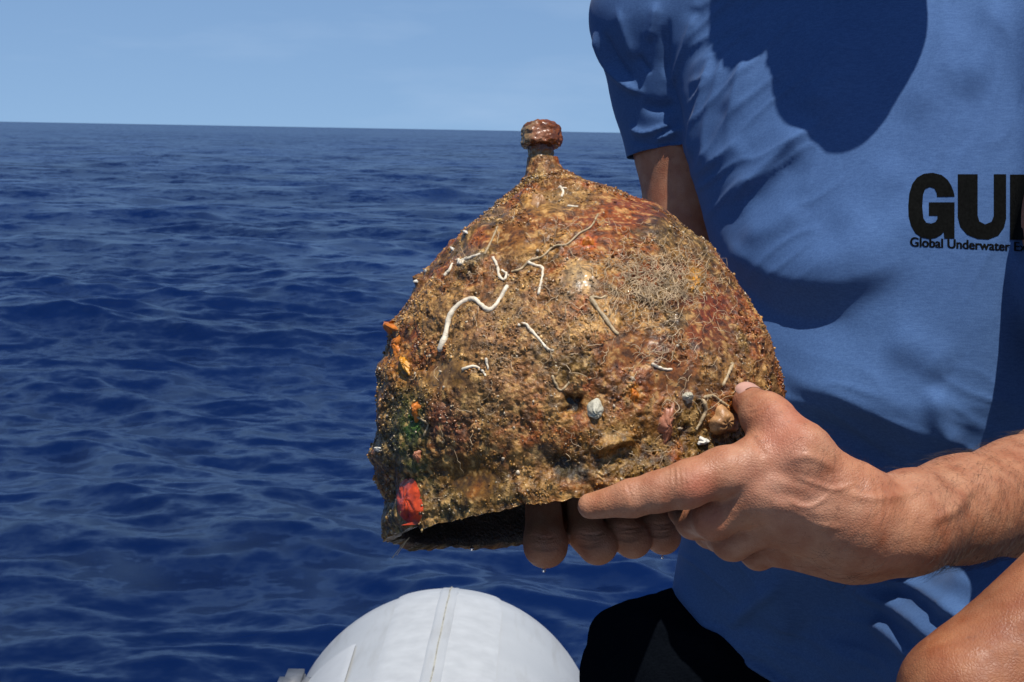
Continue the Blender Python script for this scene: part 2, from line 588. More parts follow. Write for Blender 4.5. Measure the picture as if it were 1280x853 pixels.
# ------------------------------------------------------------------ sea
def build_sea():
    rows = [0.8]
    while rows[-1] < 9000:
        r = rows[-1]
        if r < 1.8:
            dr = 0.06
        elif r < 300:
            dr = max(0.0150, min(0.0075 * r, r * r / (CAM_H * FPX) * 0.85))
        else:
            dr = 0.05 * r
        rows.append(r + dr)
    rr = np.array(rows)
    th = np.concatenate([np.linspace(-180, -30, 50, endpoint=False), np.linspace(-30, 30, 390, endpoint=False),
                         np.linspace(30, 180, 50, endpoint=False)])
    th = np.radians(th)
    nr, nt = len(rr), len(th)
    RR, TH = np.meshgrid(rr, th, indexing='ij')
    X, Y = (RR * np.sin(TH)).ravel(), (RR * np.cos(TH)).ravel()
    step = np.gradient(rr)
    fine = np.abs(TH) < np.radians(31)
    sp = np.maximum(step[:, None], RR * np.where(fine, 0.0025, 0.055)).ravel()
    Z, DX, DY = np.zeros(nr * nt), np.zeros(nr * nt), np.zeros(nr * nt)
    g = np.random.default_rng(21)
    n = 130
    lam = np.exp(np.linspace(math.log(0.11), math.log(9.0), n)) * g.uniform(.95, 1.05, n)
    for L in lam:
        spread = 0.62 if L < 1.5 else 0.42
        a = R(-104) + g.normal() * spread              # travelling toward the boat, slightly aslant
        k = 2 * math.pi / L
        slope = 0.0235 * g.uniform(.5, 1.4) * (1.8 if 0.16 < L < 0.7 else 1.15 if L < 2.0 else 0.55)
        A = slope / k
        w = smooth(2.2, 4.5, L / sp)
        idx = np.nonzero(w > 0)[0]
        if len(idx) == 0:
            continue
        dx, dy = math.cos(a), math.sin(a)
        ph = k * (X[idx] * dx + Y[idx] * dy) + g.uniform(0, 6.283)
        c, s_ = np.cos(ph), np.sin(ph)
        Z[idx] += A * w[idx] * c
        DX[idx] -= 0.8 * A * w[idx] * dx * s_
        DY[idx] -= 0.8 * A * w[idx] * dy * s_
    # groups of livelier and calmer water
    P = np.stack([X * .35, Y * .22, np.zeros_like(X)], 1)
    gust = 1.0 + 0.45 * pnoise(P)
    damp = smooth(0.8, 1.6, RR).ravel()
    V = np.stack([X + DX * gust * damp, Y + DY * gust * damp, Z * gust * damp], 1)
    i, j = np.meshgrid(np.arange(nr - 1), np.arange(nt), indexing='ij')
    j2 = (j + 1) % nt
    F = np.stack([i * nt + j, (i + 1) * nt + j, (i + 1) * nt + j2, i * nt + j2], -1).reshape(-1, 4)
    # close the middle
    c = len(V)
    V = np.vstack([V, [[0, 0, 0]]])
    jj = np.arange(nt)
    F = np.vstack([F, np.stack([np.full(nt, c), jj, (jj + 1) % nt, (jj + 1) % nt], 1)]) if False else F
    F = F[:, ::-1]
    me = fast_mesh('sea', V[:-1], F)
    o = link('sea', me, M['sea'])
    o['kind'] = 'structure'
    return o
sea = build_sea()

# ------------------------------------------------------------------ inflatable boat
def build_boat():
    m = NT('white_hypalon')
    n = m.noise(7, 5)
    st = m.noise(40, 5, 0.6, None, (1, 0.15, 1))
    c = m.mix(m.ramp(n.outputs['Fac'], 0.3, 0.7), (0.31, 0.32, 0.32), (0.36, 0.37, 0.368))
    c = m.mix(m.ramp(st.outputs['Fac'], 0.52, 0.75, 0, 0.45), c, (0.22, 0.21, 0.18))
    m.set(Base_Color=c, Roughness=0.42, Normal=m.bump(m.noise(600, 3).outputs['Fac'], 0.2, 0.0006))
    white = m.m
    tape = mat_simple('white_tape', (0.355, 0.365, 0.363), 0.45, 0.08, 30)
    patch = mat_simple('bright_patch', (0.365, 0.375, 0.376), 0.5, 0.05, 20)
    seam = mat_simple('stained_seam', (0.27, 0.26, 0.21), 0.7, 0.45, 60)
    grey = mat_simple('grey_rubber', (0.085, 0.092, 0.105), 0.6, 0.2, 60)
    dark = mat_simple('dark_rubber', (0.02, 0.02, 0.022), 0.6)
    deckm = mat_simple('grey_deck', (0.07, 0.072, 0.078), 0.7, 0.15, 20)
    r = 0.302
    top = to_world(q(561, 725, 2.80))
    cx, cz, y1 = top[0] + 0.0, top[2] - r, top[1] - 0.10
    dirx = 0.02                                       # tube axis, nearly along +Y
    boat = empty('inflatable_boat', (cx, 1.0, 0.1), 'white inflatable boat with rounded tube end at the bottom edge', 'boat')
    def at(y, ang, rad):
        return np.array([cx + dirx * (y - y1) + rad * math.sin(ang), y, cz + rad * math.cos(ang)])
    # the tube: long cylinder, drawn in to a rounded cone at its far end
    ys = np.concatenate([np.linspace(-1.2, y1, 40), y1 + np.sin(np.linspace(0, math.pi / 2, 26)[1:]) * 0.34])
    def rad_at(y):
        if y <= y1:
            return r
        t = min(1, (y - y1) / 0.34)
        return max(0.004, r * math.sqrt(max(0, 1 - t * t)) * (1 - .1 * t))
    seg = 96
    V = np.array([at(y, a, rad_at(y)) for y in ys for a in np.linspace(0, 2 * math.pi, seg, endpoint=False)])
    F = [(i * seg + j, i * seg + (j + 1) % seg, (i + 1) * seg + (j + 1) % seg, (i + 1) * seg + j) for i in range(len(ys) - 1) for j in range(seg)]
    V[:, 2] += 0.0025 * pnoise(V * 3.0)
    tubeo = link('tube', fast_mesh('tube', V, np.array(F)), white, boat)
    def strip(name, a0, a1, ya, yb, h, mat, parent, ny=50, na=10, skew=0.0, wob=0.0):
        vs, fs = [], []
        for y in np.linspace(ya, yb, ny):
            w = wob * (pnoise(np.array([[y * 9, 1.7, a0 * 3]]))[0])
            for k, a in enumerate(np.linspace(a0, a1, na)):
                e = 0.0 if k in (0, na - 1) else 1.0
                s = skew * (y - ya)
                vs.append(at(y, a + w + s, rad_at(y) + 0.0008 + h * e + 0.002))
        for i in range(ny - 1):
            for k in range(na - 1):
                fs.append((i * na + k, i * na + k + 1, (i + 1) * na + k + 1, (i + 1) * na + k))
        return link(name, fast_mesh(name, np.array(vs), np.array(fs)), mat, parent)
    strip('seam_tape', -0.32, 0.36, 0.3, y1 + 0.2, 0.0014, tape, tubeo, na=24, wob=0.01)
    strip('seam_tape', -0.05, 0.075, 0.3, y1 + 0.22, 0.0035, white, tubeo, wob=0.006)
    strip('seam_line', 0.010, 0.022, 0.3, y1 + 0.24, 0.0052, seam, tubeo, na=5, wob=0.008)
    strip('reinforcing_patch', -0.86, -0.40, 1.2, y1 - 0.16, 0.0016, patch, tubeo, na=20, skew=-.10)
    strip('reinforcing_patch', 0.42, 0.70, 1.2, y1 - 0.14, 0.0016, patch, tubeo, na=16, skew=.5)
    strip('reinforcing_patch', 0.80, 1.02, 1.2, y1 - 0.12, 0.0016, patch, tubeo, na=12, skew=.3)
    # moulded grey grab handle mount on the side
    hp = to_world(q(367, 858, 2.56))
    bm = bmesh.new()
    bmesh.ops.create_cube(bm, size=1)
    bmesh.ops.scale(bm, vec=(0.062, 0.10, 0.040), verts=bm.verts)
    bmesh.ops.bevel(bm, geom=bm.edges[:], offset=0.016, segments=4, affect='EDGES')
    bmesh.ops.translate(bm, vec=hp, verts=bm.verts)
    me = bpy.data.meshes.new('handle_mount')
    bm.to_mesh(me)
    bm.free()
    me.polygons.foreach_set('use_smooth', np.ones(len(me.polygons), bool))
    hm = link('handle_mount', me, grey, boat)
    P = np.array([hp + np.array([-0.012 + 0.014 * math.cos(t), -0.05, 0.004 + 0.012 * math.sin(t)]) for t in np.linspace(0, 6.283, 20)])
    v, f = tube(P, 0.004, 8)
    link('rope_eye', fast_mesh('rope_eye', v, f), dark, hm)
    # arm joining the mount to the tube
    v, f = tube(np.array([hp + [0.02, 0, 0], hp + [0.06, 0.01, -0.01], at(hp[1] + .02, -1.2, r)]), [0.018, 0.02, 0.025], 12)
    link('mount_arm', fast_mesh('mount_arm', v, f), grey, hm)
    # deck and seat block that carry the crew, below the frame
    for nm, lo, hi in (('deck', (-0.75, -1.2, 0.22), (1.25, 2.15, 0.26)), ('seat', (0.16, 1.02, 0.261), (0.80, 1.62, 0.70))):
        bm = bmesh.new()
        bmesh.ops.create_cube(bm, size=1)
        lo, hi = np.array(lo), np.array(hi)
        bmesh.ops.scale(bm, vec=hi - lo, verts=bm.verts)
        bmesh.ops.bevel(bm, geom=bm.edges[:], offset=0.012, segments=3, affect='EDGES')
        bmesh.ops.translate(bm, vec=(lo + hi) / 2, verts=bm.verts)
        me = bpy.data.meshes.new(nm)
        bm.to_mesh(me)
        bm.free()
        link(nm, me, deckm, boat)
build_boat()

# ------------------------------------------------------------------ helmet
HD = 0.925                                       # distance of its middle
# level: left and right edge (px) of each horizontal girdle, from the rim to the neck of the knob
GIRDLE = [  # t, xl, yl, xr, yr
    (0.00, 489, 672, 966, 586), (0.05, 481, 640, 972, 556), (0.12, 475, 598, 977, 517), (0.20, 471, 550, 974, 480), (0.28, 473, 505, 964, 445),
    (0.36, 478, 464, 954, 422), (0.44, 489, 426, 937, 387), (0.52, 506, 388, 915, 350), (0.60, 527, 349, 889, 315),
    (0.68, 554, 316, 858, 286), (0.76, 584, 286, 819, 260), (0.83, 614, 263, 774, 243), (0.89, 638, 242, 733, 227),
    (0.93, 653, 226, 706, 215), (0.96, 659, 210, 698, 206), (1.00, 661, 190, 695, 192)]
GA = np.array(GIRDLE)

def girdle(t):
    return [np.interp(t, GA[:, 0], GA[:, k]) for k in range(1, 5)]

def helmet_base(t, ph):
    """t 0 rim..1 neck, ph angle: 0 = right, pi/2 = toward the photographer, pi = left (arrays) -> Q"""
    tt = np.linspace(0, 1, 400)
    sm = []
    for k in range(1, 5):
        y = np.interp(tt, GA[:, 0], GA[:, k])
        ker = np.hanning(23)
        ker /= ker.sum()
        yp = np.concatenate([2 * y[0] - y[11:0:-1], y, 2 * y[-1] - y[-2:-13:-1]])
        sm.append(np.convolve(yp, ker, 'valid'))
    xl, yl, xr, yr = [np.interp(t, tt, s_) for s_ in sm]
    dc = HD + 0.020 * t                          # leans slightly away
    L = np.stack([(xl - 640) / FPX * dc, -(yl - 426.5) / FPX * dc], -1)
    Rr = np.stack([(xr - 640) / FPX * dc, -(yr - 426.5) / FPX * dc], -1)
    c, h = (L + Rr) / 2, (Rr - L) / 2
    w = np.linalg.norm(h, axis=-1)
    depth = w * 0.94
    e = 0.029 * (1 - smooth(0.0, 0.75, t))       # rim dips at the far side (neck guard)
    sd = 0.004 * (1 - smooth(0.0, 0.3, t))
    x = c[..., 0] + h[..., 0] * np.cos(ph)
    y = c[..., 1] + h[..., 1] * np.cos(ph) + e * np.sin(ph) + sd * np.cos(2 * ph) - 0.006 * (1 - smooth(0, .35, t))
    d = dc - depth * np.sin(ph)
    return np.stack([x, y, d], -1)

PATCH = [  # px, py, rx, ry, colour, strength : growths and stains on the crust, shade of pits painted dark
    (785, 270, 66, 30, (0.30, 0.075, 0.010), 0.95), (755, 302, 48, 28, (0.28, 0.085, 0.016), .8), (880, 400, 44, 42, (0.24, 0.05, 0.010), .95), (800, 440, 56, 30, (0.26, 0.085, 0.016), .75), (660, 275, 60, 24, (0.24, 0.10, 0.024), .6), (850, 480, 50, 26, (0.24, 0.09, 0.018), .6),
    (735, 303, 12, 9, (0.62, 0.12, 0.015), .95), (722, 345, 26, 26, (0.36, 0.30, 0.23), .8), (868, 352, 14, 18, (0.62, 0.34, 0.05), .85),
    (822, 285, 26, 22, (0.06, 0.045, 0.02), .8), (848, 400, 24, 16, (0.17, 0.15, 0.07), .7), (512, 540, 30, 66, (0.062, 0.092, 0.014), .85),
    (516, 535, 12, 22, (0.03, 0.19, 0.02), .6), (545, 590, 34, 26, (0.085, 0.105, 0.016), .6), (560, 530, 26, 36, (0.23, 0.075, 0.055), .65), (498, 450, 22, 34, (0.50, 0.20, 0.02), .75),
    (505, 460, 8, 14, (0.72, 0.36, 0.02), .9), (590, 600, 40, 30, (0.30, 0.15, 0.025), .6), (630, 490, 70, 50, (0.33, 0.22, 0.11), .6),
    (640, 400, 110, 60, (0.32, 0.225, 0.13), .6), (560, 390, 40, 40, (0.30, 0.17, 0.06), .6), (690, 590, 60, 40, (0.25, 0.15, 0.045), .5),
    (715, 505, 12, 12, (0.015, 0.012, 0.010), .9), (715, 590, 24, 16, (0.03, 0.04, 0.03), .85), (676, 565, 16, 12, (0.045, 0.04, 0.028), .8),
    (650, 330, 50, 20, (0.26, 0.15, 0.06), .6), (830, 520, 14, 34, (0.42, 0.17, 0.07), .75), (793, 492, 10, 14, (0.55, 0.24, 0.02), .8),
    (700, 250, 50, 16, (0.30, 0.20, 0.09), .6), (610, 265, 22, 20, (0.20, 0.17, 0.12), .7), (780, 545, 60, 22, (0.34, 0.21, 0.06), .6),
    (590, 320, 24, 14, (0.24, 0.22, 0.18), .6), (850, 300, 40, 30, (0.22, 0.16, 0.07), .5), (900, 460, 60, 60, (0.19, 0.10, 0.035), .5),
    (670, 375, 20, 20, (0.40, 0.15, 0.05), .4), (660, 250, 12, 8, (0.40, 0.21, 0.05), .7), (540, 640, 60, 14, (0.24, 0.16, 0.06), .6),
    (485, 520, 14, 60, (0.10, 0.09, 0.035), .6), (545, 470, 50, 26, (0.26, 0.14, 0.03), .5), (600, 660, 120, 14, (0.22, 0.13, 0.04), .5)]

def helmet_color(V, N, disp):
    x, y = proj(V)
    front = smooth(1.0, 0.92, V[:, 2])
    P = V * 1.0
    a = fbm(P * 26, 4)
    b = fbm(P * 60 + 9, 4, .6)
    c = fbm(P * 170 + 31, 3, .6)
    g = fbm(P * 40 + 77, 3)
    col = np.empty_like(V)
    brown, tan, rust, olive, dark, pale = [np.array(k) for k in (
        (0.235, 0.098, 0.020), (0.45, 0.255, 0.085), (0.34, 0.088, 0.008), (0.140, 0.098, 0.016), (0.040, 0.020, 0.006), (0.60, 0.42, 0.22))]
    def mixc(m, k):
        col[:] = col * (1 - m[:, None]) + k * m[:, None]
    col[:] = brown
    mixc(smooth(-.10, .45, a), tan)
    mixc(smooth(.0, .35, g) * .85, rust)
    mixc(smooth(.15, .5, -a + .3 * b) * .7, olive)
    for (px, py, rx, ry, k, s_) in PATCH:
        dd = ((x - px) / rx) ** 2 + ((y - py) / ry) ** 2
        jag = 0.40 * b + 0.22 * c
        m = smooth(1.35, .45, np.sqrt(dd) + jag) * s_ * front
        mixc(m, np.array(k))
    low = smooth(-0.02, -0.11, V[:, 1])
    mixc(low * smooth(-.35, .3, b) * .8 * smooth(700, 500, x), np.array((0.052, 0.058, 0.011)))  # olive growth, darkened further to paint in the lower-left shade
    mixc(smooth(.20, .5, c) * .5, pale)
    mixc(smooth(.25, .55, -c + .25 * b) * .5, dark)
    col *= (1 + 0.35 * c)[:, None]
    col = col * np.array([.60, .535, .385])
    return np.clip(col, 0.003, .8)

def build_helmet():
    base = to_world(q(728, 640, HD))
    root = empty('bronze_helmet', base, 'ancient domed bronze helmet crusted with brown marine growth, held in hands', 'helmet')
    N = 430
    pf = np.linspace(0.0, math.pi, 580, endpoint=False)
    pb = np.linspace(math.pi, 2 * math.pi, 220, endpoint=False)
    ph = np.concatenate([pf, pb])
    t = np.linspace(0, 0.985, N)
    T, PH = np.meshgrid(t, ph, indexing='ij')
    Q0 = helmet_base(T, PH).reshape(-1, 3)
    m = len(ph)
    i, j = np.meshgrid(np.arange(N - 1), np.arange(m), indexing='ij')
    j2 = (j + 1) % m
    F = np.stack([i * m + j, (i + 1) * m + j, (i + 1) * m + j2, i * m + j2], -1).reshape(-1, 4)
    Nn = vnormals(Q0, F)
    ctr = Q0.mean(0)
    if ((Q0 - ctr) * Nn).sum() < 0:
        Nn, F = -Nn, F[:, ::-1]
    x, y = proj(Q0)
    taper = 1 - 0.65 * smooth(.86, .97, T.ravel())
    P = Q0
    warp = P + 0.006 * np.stack([fbm(P * 70, 3), fbm(P * 70 + 50, 3), fbm(P * 70 + 90, 3)], -1)
    rid = 1 - np.abs(fbm(warp * 85, 3)) * 2.2
    ruf = .35 + .65 * smooth(-.25, .35, fbm(P * 30 + 61, 2))          # smoother and rougher areas
    smo = np.zeros(len(Q0))
    for (px, py, rx, ry) in ((785, 272, 58, 26), (880, 402, 36, 36), (752, 300, 34, 18), (722, 345, 24, 22), (640, 300, 46, 18), (560, 470, 34, 20), (690, 265, 40, 14), (590, 600, 34, 22), (790, 440, 40, 22), (845, 470, 30, 20)):
        smo = np.maximum(smo, smooth(1.25, .7, np.hypot((x - px) / rx, (y - py) / ry) + .25 * fbm(P * 60 + 9, 2)))
    smo *= smooth(1.0, .93, Q0[:, 2])
    ruf = ruf * (1 - .85 * smo)
    disp = 0.0032 * fbm(P * 22 + 5, 2) + 0.0016 * fbm(warp * 55, 2) * (1 - .6 * smo) + ruf * (0.0009 * np.clip(rid, -1, 1) + 0.0008 * fbm(P * 210, 3, .6) + 0.0004 * fbm(P * 600, 2))
    pits = (1 - smo) * smooth(.38, .7, fbm(P * 95 + 200, 2))
    disp -= 0.0018 * pits
    disp -= disp.mean()
    # the lip of the rim, lumps on the left edge, worm ridge, sunken pits
    lip = smooth(0.055, 0.02, T.ravel())
    disp += 0.0035 * lip * (1 + .5 * fbm(P * 50, 2))
    disp -= 0.0025 * smooth(.03, .07, T.ravel()) * smooth(.13, .07, T.ravel())
    fr = smooth(1.0, 0.93, Q0[:, 2])
    def bump_at(px, py, r, h):
        d = np.hypot(x - px, y - py)
        return h * np.exp(-(d / r) ** 2) * fr
    for b in ((487, 408, 9, .011), (477, 465, 14, .004), (472, 568, 11, .005), (661, 251, 11, .005), (822, 285, 22, .004), (711, 500, 5, -.006), (719, 509, 7, -.006), (708, 512, 4, -.005), (724, 498, 4, -.004),
              (700, 585, 16, -.006), (905, 525, 22, .004), (760, 552, 28, .004), (520, 630, 24, .003), (720, 348, 26, .003), (600, 300, 18, .004),
              (563, 300, 5, .004), (523, 350, 6, .004), (640, 560, 30, .003), (590, 430, 40, .003), (490, 640, 14, .002), (700, 420, 60, .002)):
        disp += bump_at(*b)
    disp += fold(x, y, [(640, 330), (690, 310), (730, 292), (752, 268), (742, 252)], 5, 5, .003) * fr
    disp += fold(x, y, [(620, 300), (600, 330), (570, 345)], 7, 7, .003) * fr
    disp += fold(x, y, [(740, 565), (770, 552), (800, 548)], 8, 6, .005) * fr
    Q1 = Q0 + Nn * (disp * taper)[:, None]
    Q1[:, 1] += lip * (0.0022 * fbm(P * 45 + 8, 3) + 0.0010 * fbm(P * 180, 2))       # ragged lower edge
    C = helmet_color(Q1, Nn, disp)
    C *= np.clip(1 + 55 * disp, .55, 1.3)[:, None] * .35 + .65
    # inner surface, much darker colour, joined at the rim
    ti = np.linspace(0, 0.80, 60)
    m2 = m
    inner = helmet_base(np.broadcast_to(ti[:, None], (60, m2)), np.broadcast_to(ph, (60, m2)))
    cc = inner.mean(1, keepdims=True)
    rad = inner - cc
    ln = np.linalg.norm(rad, axis=-1, keepdims=True)
    inner = cc + rad * np.clip((ln - 0.0075) / ln, 0.05, 1)
    inner[..., 1] += 0.0015 * (1 - smooth(0, .2, ti))[:, None]
    inner = inner.reshape(-1, 3)
    inner += 0.002 * pnoise(inner * 120)[:, None]
    o = len(Q1)
    jj = np.arange(m)
    Fi = []
    for a in range(59):
        Fi.append(np.stack([o + a * m + jj, o + a * m + (jj + 1) % m, o + (a + 1) * m + (jj + 1) % m, o + (a + 1) * m + jj], 1))
    rimf = np.stack([jj, (jj + 1) % m, o + (jj + 1) % m, o + jj], 1)
    Fi = np.concatenate(Fi + [rimf])
    if F[0, 1] != m:          # keep the winding consistent with the outside
        Fi = Fi
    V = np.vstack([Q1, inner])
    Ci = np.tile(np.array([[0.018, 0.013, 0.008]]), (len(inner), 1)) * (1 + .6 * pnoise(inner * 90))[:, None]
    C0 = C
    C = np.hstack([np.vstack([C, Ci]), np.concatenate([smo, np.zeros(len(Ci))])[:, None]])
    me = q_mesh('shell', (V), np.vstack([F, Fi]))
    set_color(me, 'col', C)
    shell = link('shell', me, M['helmet'], root)
    # ---- knob: lathe with a waist, worn cap
    kc = q(677, 173, HD + 0.02)
    ax = np.array([0.02, 1, 0.10])
    ax /= np.linalg.norm(ax)
    s_ = (HD + .02) / FPX
    prof = [(0, 17), (14, 16), (15.5, 8), (16.5, 3), (19, -2), (22.5, -8), (24.5, -3), (25.5, 3), (25, 10), (22.5, 15), (17, 18.3), (9, 20), (0.4, 20.4)]
    prof = [(15, -26), (15.5, -18), (16, -12), (17.5, -10.5), (23, -10), (24.8, -7), (25.6, 0), (25.2, 8), (23.2, 14), (18.5, 18), (10, 20), (0.4, 20.6)]
    pr = catmull(np.array(prof, float), 90)
    u = np.cross(ax, [0, 0, 1.])
    u /= np.linalg.norm(u)
    w = np.cross(u, ax)
    sg = 140
    an = np.linspace(0, 2 * math.pi, sg, endpoint=False)
    KV = (kc + s_ * (pr[:, None, 1:2] * ax + pr[:, None, 0:1] * (np.cos(an)[None, :, None] * u + np.sin(an)[None, :, None] * w))).reshape(-1, 3)
    KF = np.array([(a * sg + b, a * sg + (b + 1) % sg, (a + 1) * sg + (b + 1) % sg, (a + 1) * sg + b) for a in range(len(pr) - 1) for b in range(sg)])
    kn = vnormals(KV, KF)
    if ((KV - kc) * kn).sum() < 0:
        kn, KF = -kn, KF[:, ::-1]
    KV = KV + kn * (0.0012 * fbm(KV * 110, 3) + 0.0006 * fbm(KV * 400, 2))[:, None]
    kx, ky = proj(KV)
    kcx = fbm(KV * 150, 3)
    kcol = np.tile(np.array([[0.20, 0.055, 0.010]]), (len(KV), 1))
    def km(mm, k):
        kcol[:] = kcol * (1 - mm[:, None]) + np.array(k) * mm[:, None]
    km(smooth(.0, .4, kcx), (0.12, 0.035, 0.010))
    km(smooth(670, 658, kx + 14 * kcx) * .7, (0.24, 0.18, 0.08))  # paler left flank: its lit side painted into the colour
    km(smooth(14, 6, np.hypot(kx - 672, ky - 166) + 8 * kcx) * .45, (0.42, 0.20, 0.11))  # highlight on the cap, painted as a paler spot
    km(smooth(186, 190, ky) * .9, (0.26, 0.15, 0.05))
    me = q_mesh('knob', (KV), KF)
    set_color(me, 'col', np.clip(kcol * .8, .003, 1))
    link('knob', me, M['knob'], root)
    # ---- things grown on it, placed on the crust
    bvh = BVHTree.FromPolygons([Vector(v) for v in Q1.reshape(N, m, 3)[::3, ::3].reshape(-1, 3)],
                               grid_quads(len(range(0, N, 3)), len(range(0, m, 3))))
    def hit(px, py):
        d = q(px, py, 1.0)
        d /= np.linalg.norm(d)
        h = bvh.ray_cast(Vector((0, 0, 0)), Vector(d))
        if h[0] is None:
            return None, None
        n = np.array(h[1])
        if n @ d > 0:
            n = -n
        return np.array(h[0]), n
    def worm(pts, rad_px, mat, name='worm_tube', lift=0.25, n=None, label=None, end=.75):
        px = catmull(np.array(pts, float), n or 7 * len(pts))
        P, rads = [], []
        for k, (a, b) in enumerate(px):
            h, nn = hit(a, b)
            if h is None:
                continue
            r = rad_px * HD / FPX * (1 + (end - 1) * k / len(px)) * (1 + .06 * math.sin(k * 1.9) + .10 * math.sin(k * .45))
            P.append(h + nn * r * lift)
            rads.append(r)
        if len(P) < 3:
            return
        P = np.array(P)
        P[1:-1] = (P[:-2] + 2 * P[1:-1] + P[2:]) / 4
        v, f = tube(P, rads, 9)
        v = v + .00035 * pnoise(v * 420)[:, None] * np.array([[1, .6, -1.]])
        ob = link(name, q_mesh(name, (v), f), mat, root)
        if label:
            ob['label'] = label
    W, Tn = M['white_tube'], M['tan_tube']
    worm([(551, 438), (558, 418), (562, 398), (573, 382), (590, 374), (600, 380), (612, 388), (624, 376), (634, 358)], 3.7, W, end=.6, label='long thick white worm tube bent in waves')
    worm([(616, 322), (622, 334), (624, 345), (630, 350), (633, 343), (627, 338)], 1.9, W)
    worm([(660, 328), (668, 332), (678, 335), (677, 350), (673, 368)], 1.9, W)
    worm([(648, 407), (656, 405), (664, 413), (674, 424), (684, 436), (691, 438)], 1.9, W)
    worm([(738, 372), (746, 384), (756, 398), (766, 412), (772, 418)], 2.8, Tn)
    worm([(740, 371), (750, 373), (758, 370)], 1.6, Tn)
    worm([(578, 462), (592, 458), (602, 462), (607, 470)], 1.7, W)
    worm([(608, 448), (610, 462)], 1.5, W)
    worm([(573, 330), (580, 325), (590, 322), (600, 318)], 2.2, W)
    worm([(573, 325), (577, 330), (583, 322)], 2.0, W)
    worm([(556, 345), (562, 338), (566, 330)], 2.2, W)
    worm([(700, 234), (704, 240), (702, 246)], 1.9, W)
    worm([(710, 258), (722, 259)], 1.7, W)
    worm([(699, 235), (708, 236)], 1.6, W)
    worm([(915, 455), (909, 470), (903, 482)], 2.2, Tn)
    worm([(880, 497), (892, 495), (902, 503), (910, 508)], 2.0, Tn)
    worm([(879, 500), (882, 512), (877, 525), (870, 537)], 2.2, Tn)
    worm([(640, 340), (652, 336), (662, 326), (678, 321), (692, 308), (708, 306), (724, 292), (738, 284), (748, 268)], 1.5, Tn)
    worm([(606, 318), (615, 300), (622, 284)], 1.5, Tn)
    worm([(815, 455), (828, 461), (840, 462)], 1.8, W)
    worm([(690, 470), (700, 488), (712, 478)], 1.4, Tn)
    worm([(520, 520), (535, 530), (530, 545)], 1.6, Tn)
    def blob(name, px, py, rx, ry, h, mat, rot=0.0, sharp=2.0, rings=9, seg=26, label=None, wob=.22, lift=0.0, cling=.7):
        """a low mound or cap lying on the crust"""
        c, n = hit(px, py)
        if c is None:
            return
        s = HD / FPX * .92
        a1 = np.cross(n, [0, 1, 0])
        a1 /= np.linalg.norm(a1)
        a2 = np.cross(a1, n)
        if a2[1] > 0:
            a1, a2 = a1, a2
        if a1[0] < 0:
            a1 = -a1
        vs, fs = [], []
        ph0 = rng.uniform(0, 6)
        for k in range(rings):
            rr = k / (rings - 1)
            for j in range(seg):
                t_ = 2 * math.pi * j / seg
                wv = 1 + wob * math.sin(3 * t_ + ph0) * rr + wob * .6 * math.sin(5 * t_ + 2 * ph0) * rr
                ex, ey = rx * rr * wv * math.cos(t_), ry * rr * wv * math.sin(t_)
                ex, ey = ex * math.cos(rot) - ey * math.sin(rot), ex * math.sin(rot) + ey * math.cos(rot)
                z = h * (1 - rr ** sharp) - 0.0015 * rr ** 4 + lift
                hh, hn = hit(px + ex, py - ey)
                if hh is None or np.linalg.norm(hh - c) > .03:
                    hh = c + a1 * ex * s + a2 * ey * s
                else:
                    hh = cling * hh + (1 - cling) * (c + a1 * ex * s + a2 * ey * s)
                vs.append(hh + n * (z + .0005 * math.sin(7 * t_ + k)))
        for k in range(rings - 1):
            for j in range(seg):
                fs.append((k * seg + j, k * seg + (j + 1) % seg, (k + 1) * seg + (j + 1) % seg, (k + 1) * seg + j))
        vs, fs = np.array(vs), np.array(fs)
        vs += (0.0007 * pnoise(vs * 420) + 0.0005 * pnoise(vs * 1000))[:, None] * n
        ob = link(name, q_mesh(name, (vs), fs), mat, root)
        if label:
            ob['label'] = label
    blob('limpet', 744, 512, 11, 13, .0042, M['limpet'], label='larger round pale grey shell', wob=.06, lift=.001)
    blob('limpet', 860, 497, 7.5, 7.5, .003, M['limpet'], label='smaller round pale grey shell', wob=.06, lift=.001)
    blob('sponge', 513, 628, 17, 31, .0018, M['red_sponge'], rot=.22, label='vermilion red patch near the rim', wob=.05, lift=.0018, cling=.9)
    blob('sponge', 507, 456, 5, 14, .003, M['yellow_sponge'], rot=.5, label='bright orange yellow streak')
    blob('sponge', 489, 410, 9, 8, .005, M['orange_sponge'], wob=.4)
    blob('sponge', 496, 432, 8, 14, .003, M['orange_sponge'], wob=.4)
    blob('sponge', 520, 512, 6, 14, .002, M['orange_sponge'], wob=.4)
    blob('sponge', 833, 530, 10, 26, .0045, M['pink_sponge'], rot=-.1, label='salmon pink finger shaped growth')
    blob('sponge', 522, 570, 6, 8, .0035, M['pink_sponge'])
    blob('sponge', 735, 303, 9, 6, .003, M['orange_sponge'])
    blob('sponge', 793, 494, 6, 9, .003, M['orange_sponge'])
    blob('sponge', 672, 252, 11, 9, .0045, M['shell_orange'])
    blob('sponge', 868, 352, 6, 12, .002, M['yellow_sponge'], rot=-.3)
    blob('shell_fragment', 904, 527, 19, 17, .005, M['shell_orange'], sharp=5, label='curled tan shell beside the thumb', wob=.18, lift=.001)
    blob('shell_fragment', 877, 551, 7, 4, .003, M['white_shell'], rot=.4, label='small bright white shell chip by the index finger', wob=.4, lift=.0015)
    for px, py in ((583, 291), (566, 312), (532, 340), (521, 352)):
        blob('barnacle', px, py, 2.6, 2.6, .0022, M['white_shell'])
    blob('barnacle', 474, 562, 4, 4, .004, M['white_shell'])
    # ---- matted threads
    vs, fs, off = [], [], 0
    def thread(pts3, r0):
        nonlocal off
        v, f = tube(pts3, r0, 4)
        vs.append(v)
        fs.append(f + off)
        off += len(v)
    g = np.random.default_rng(11)
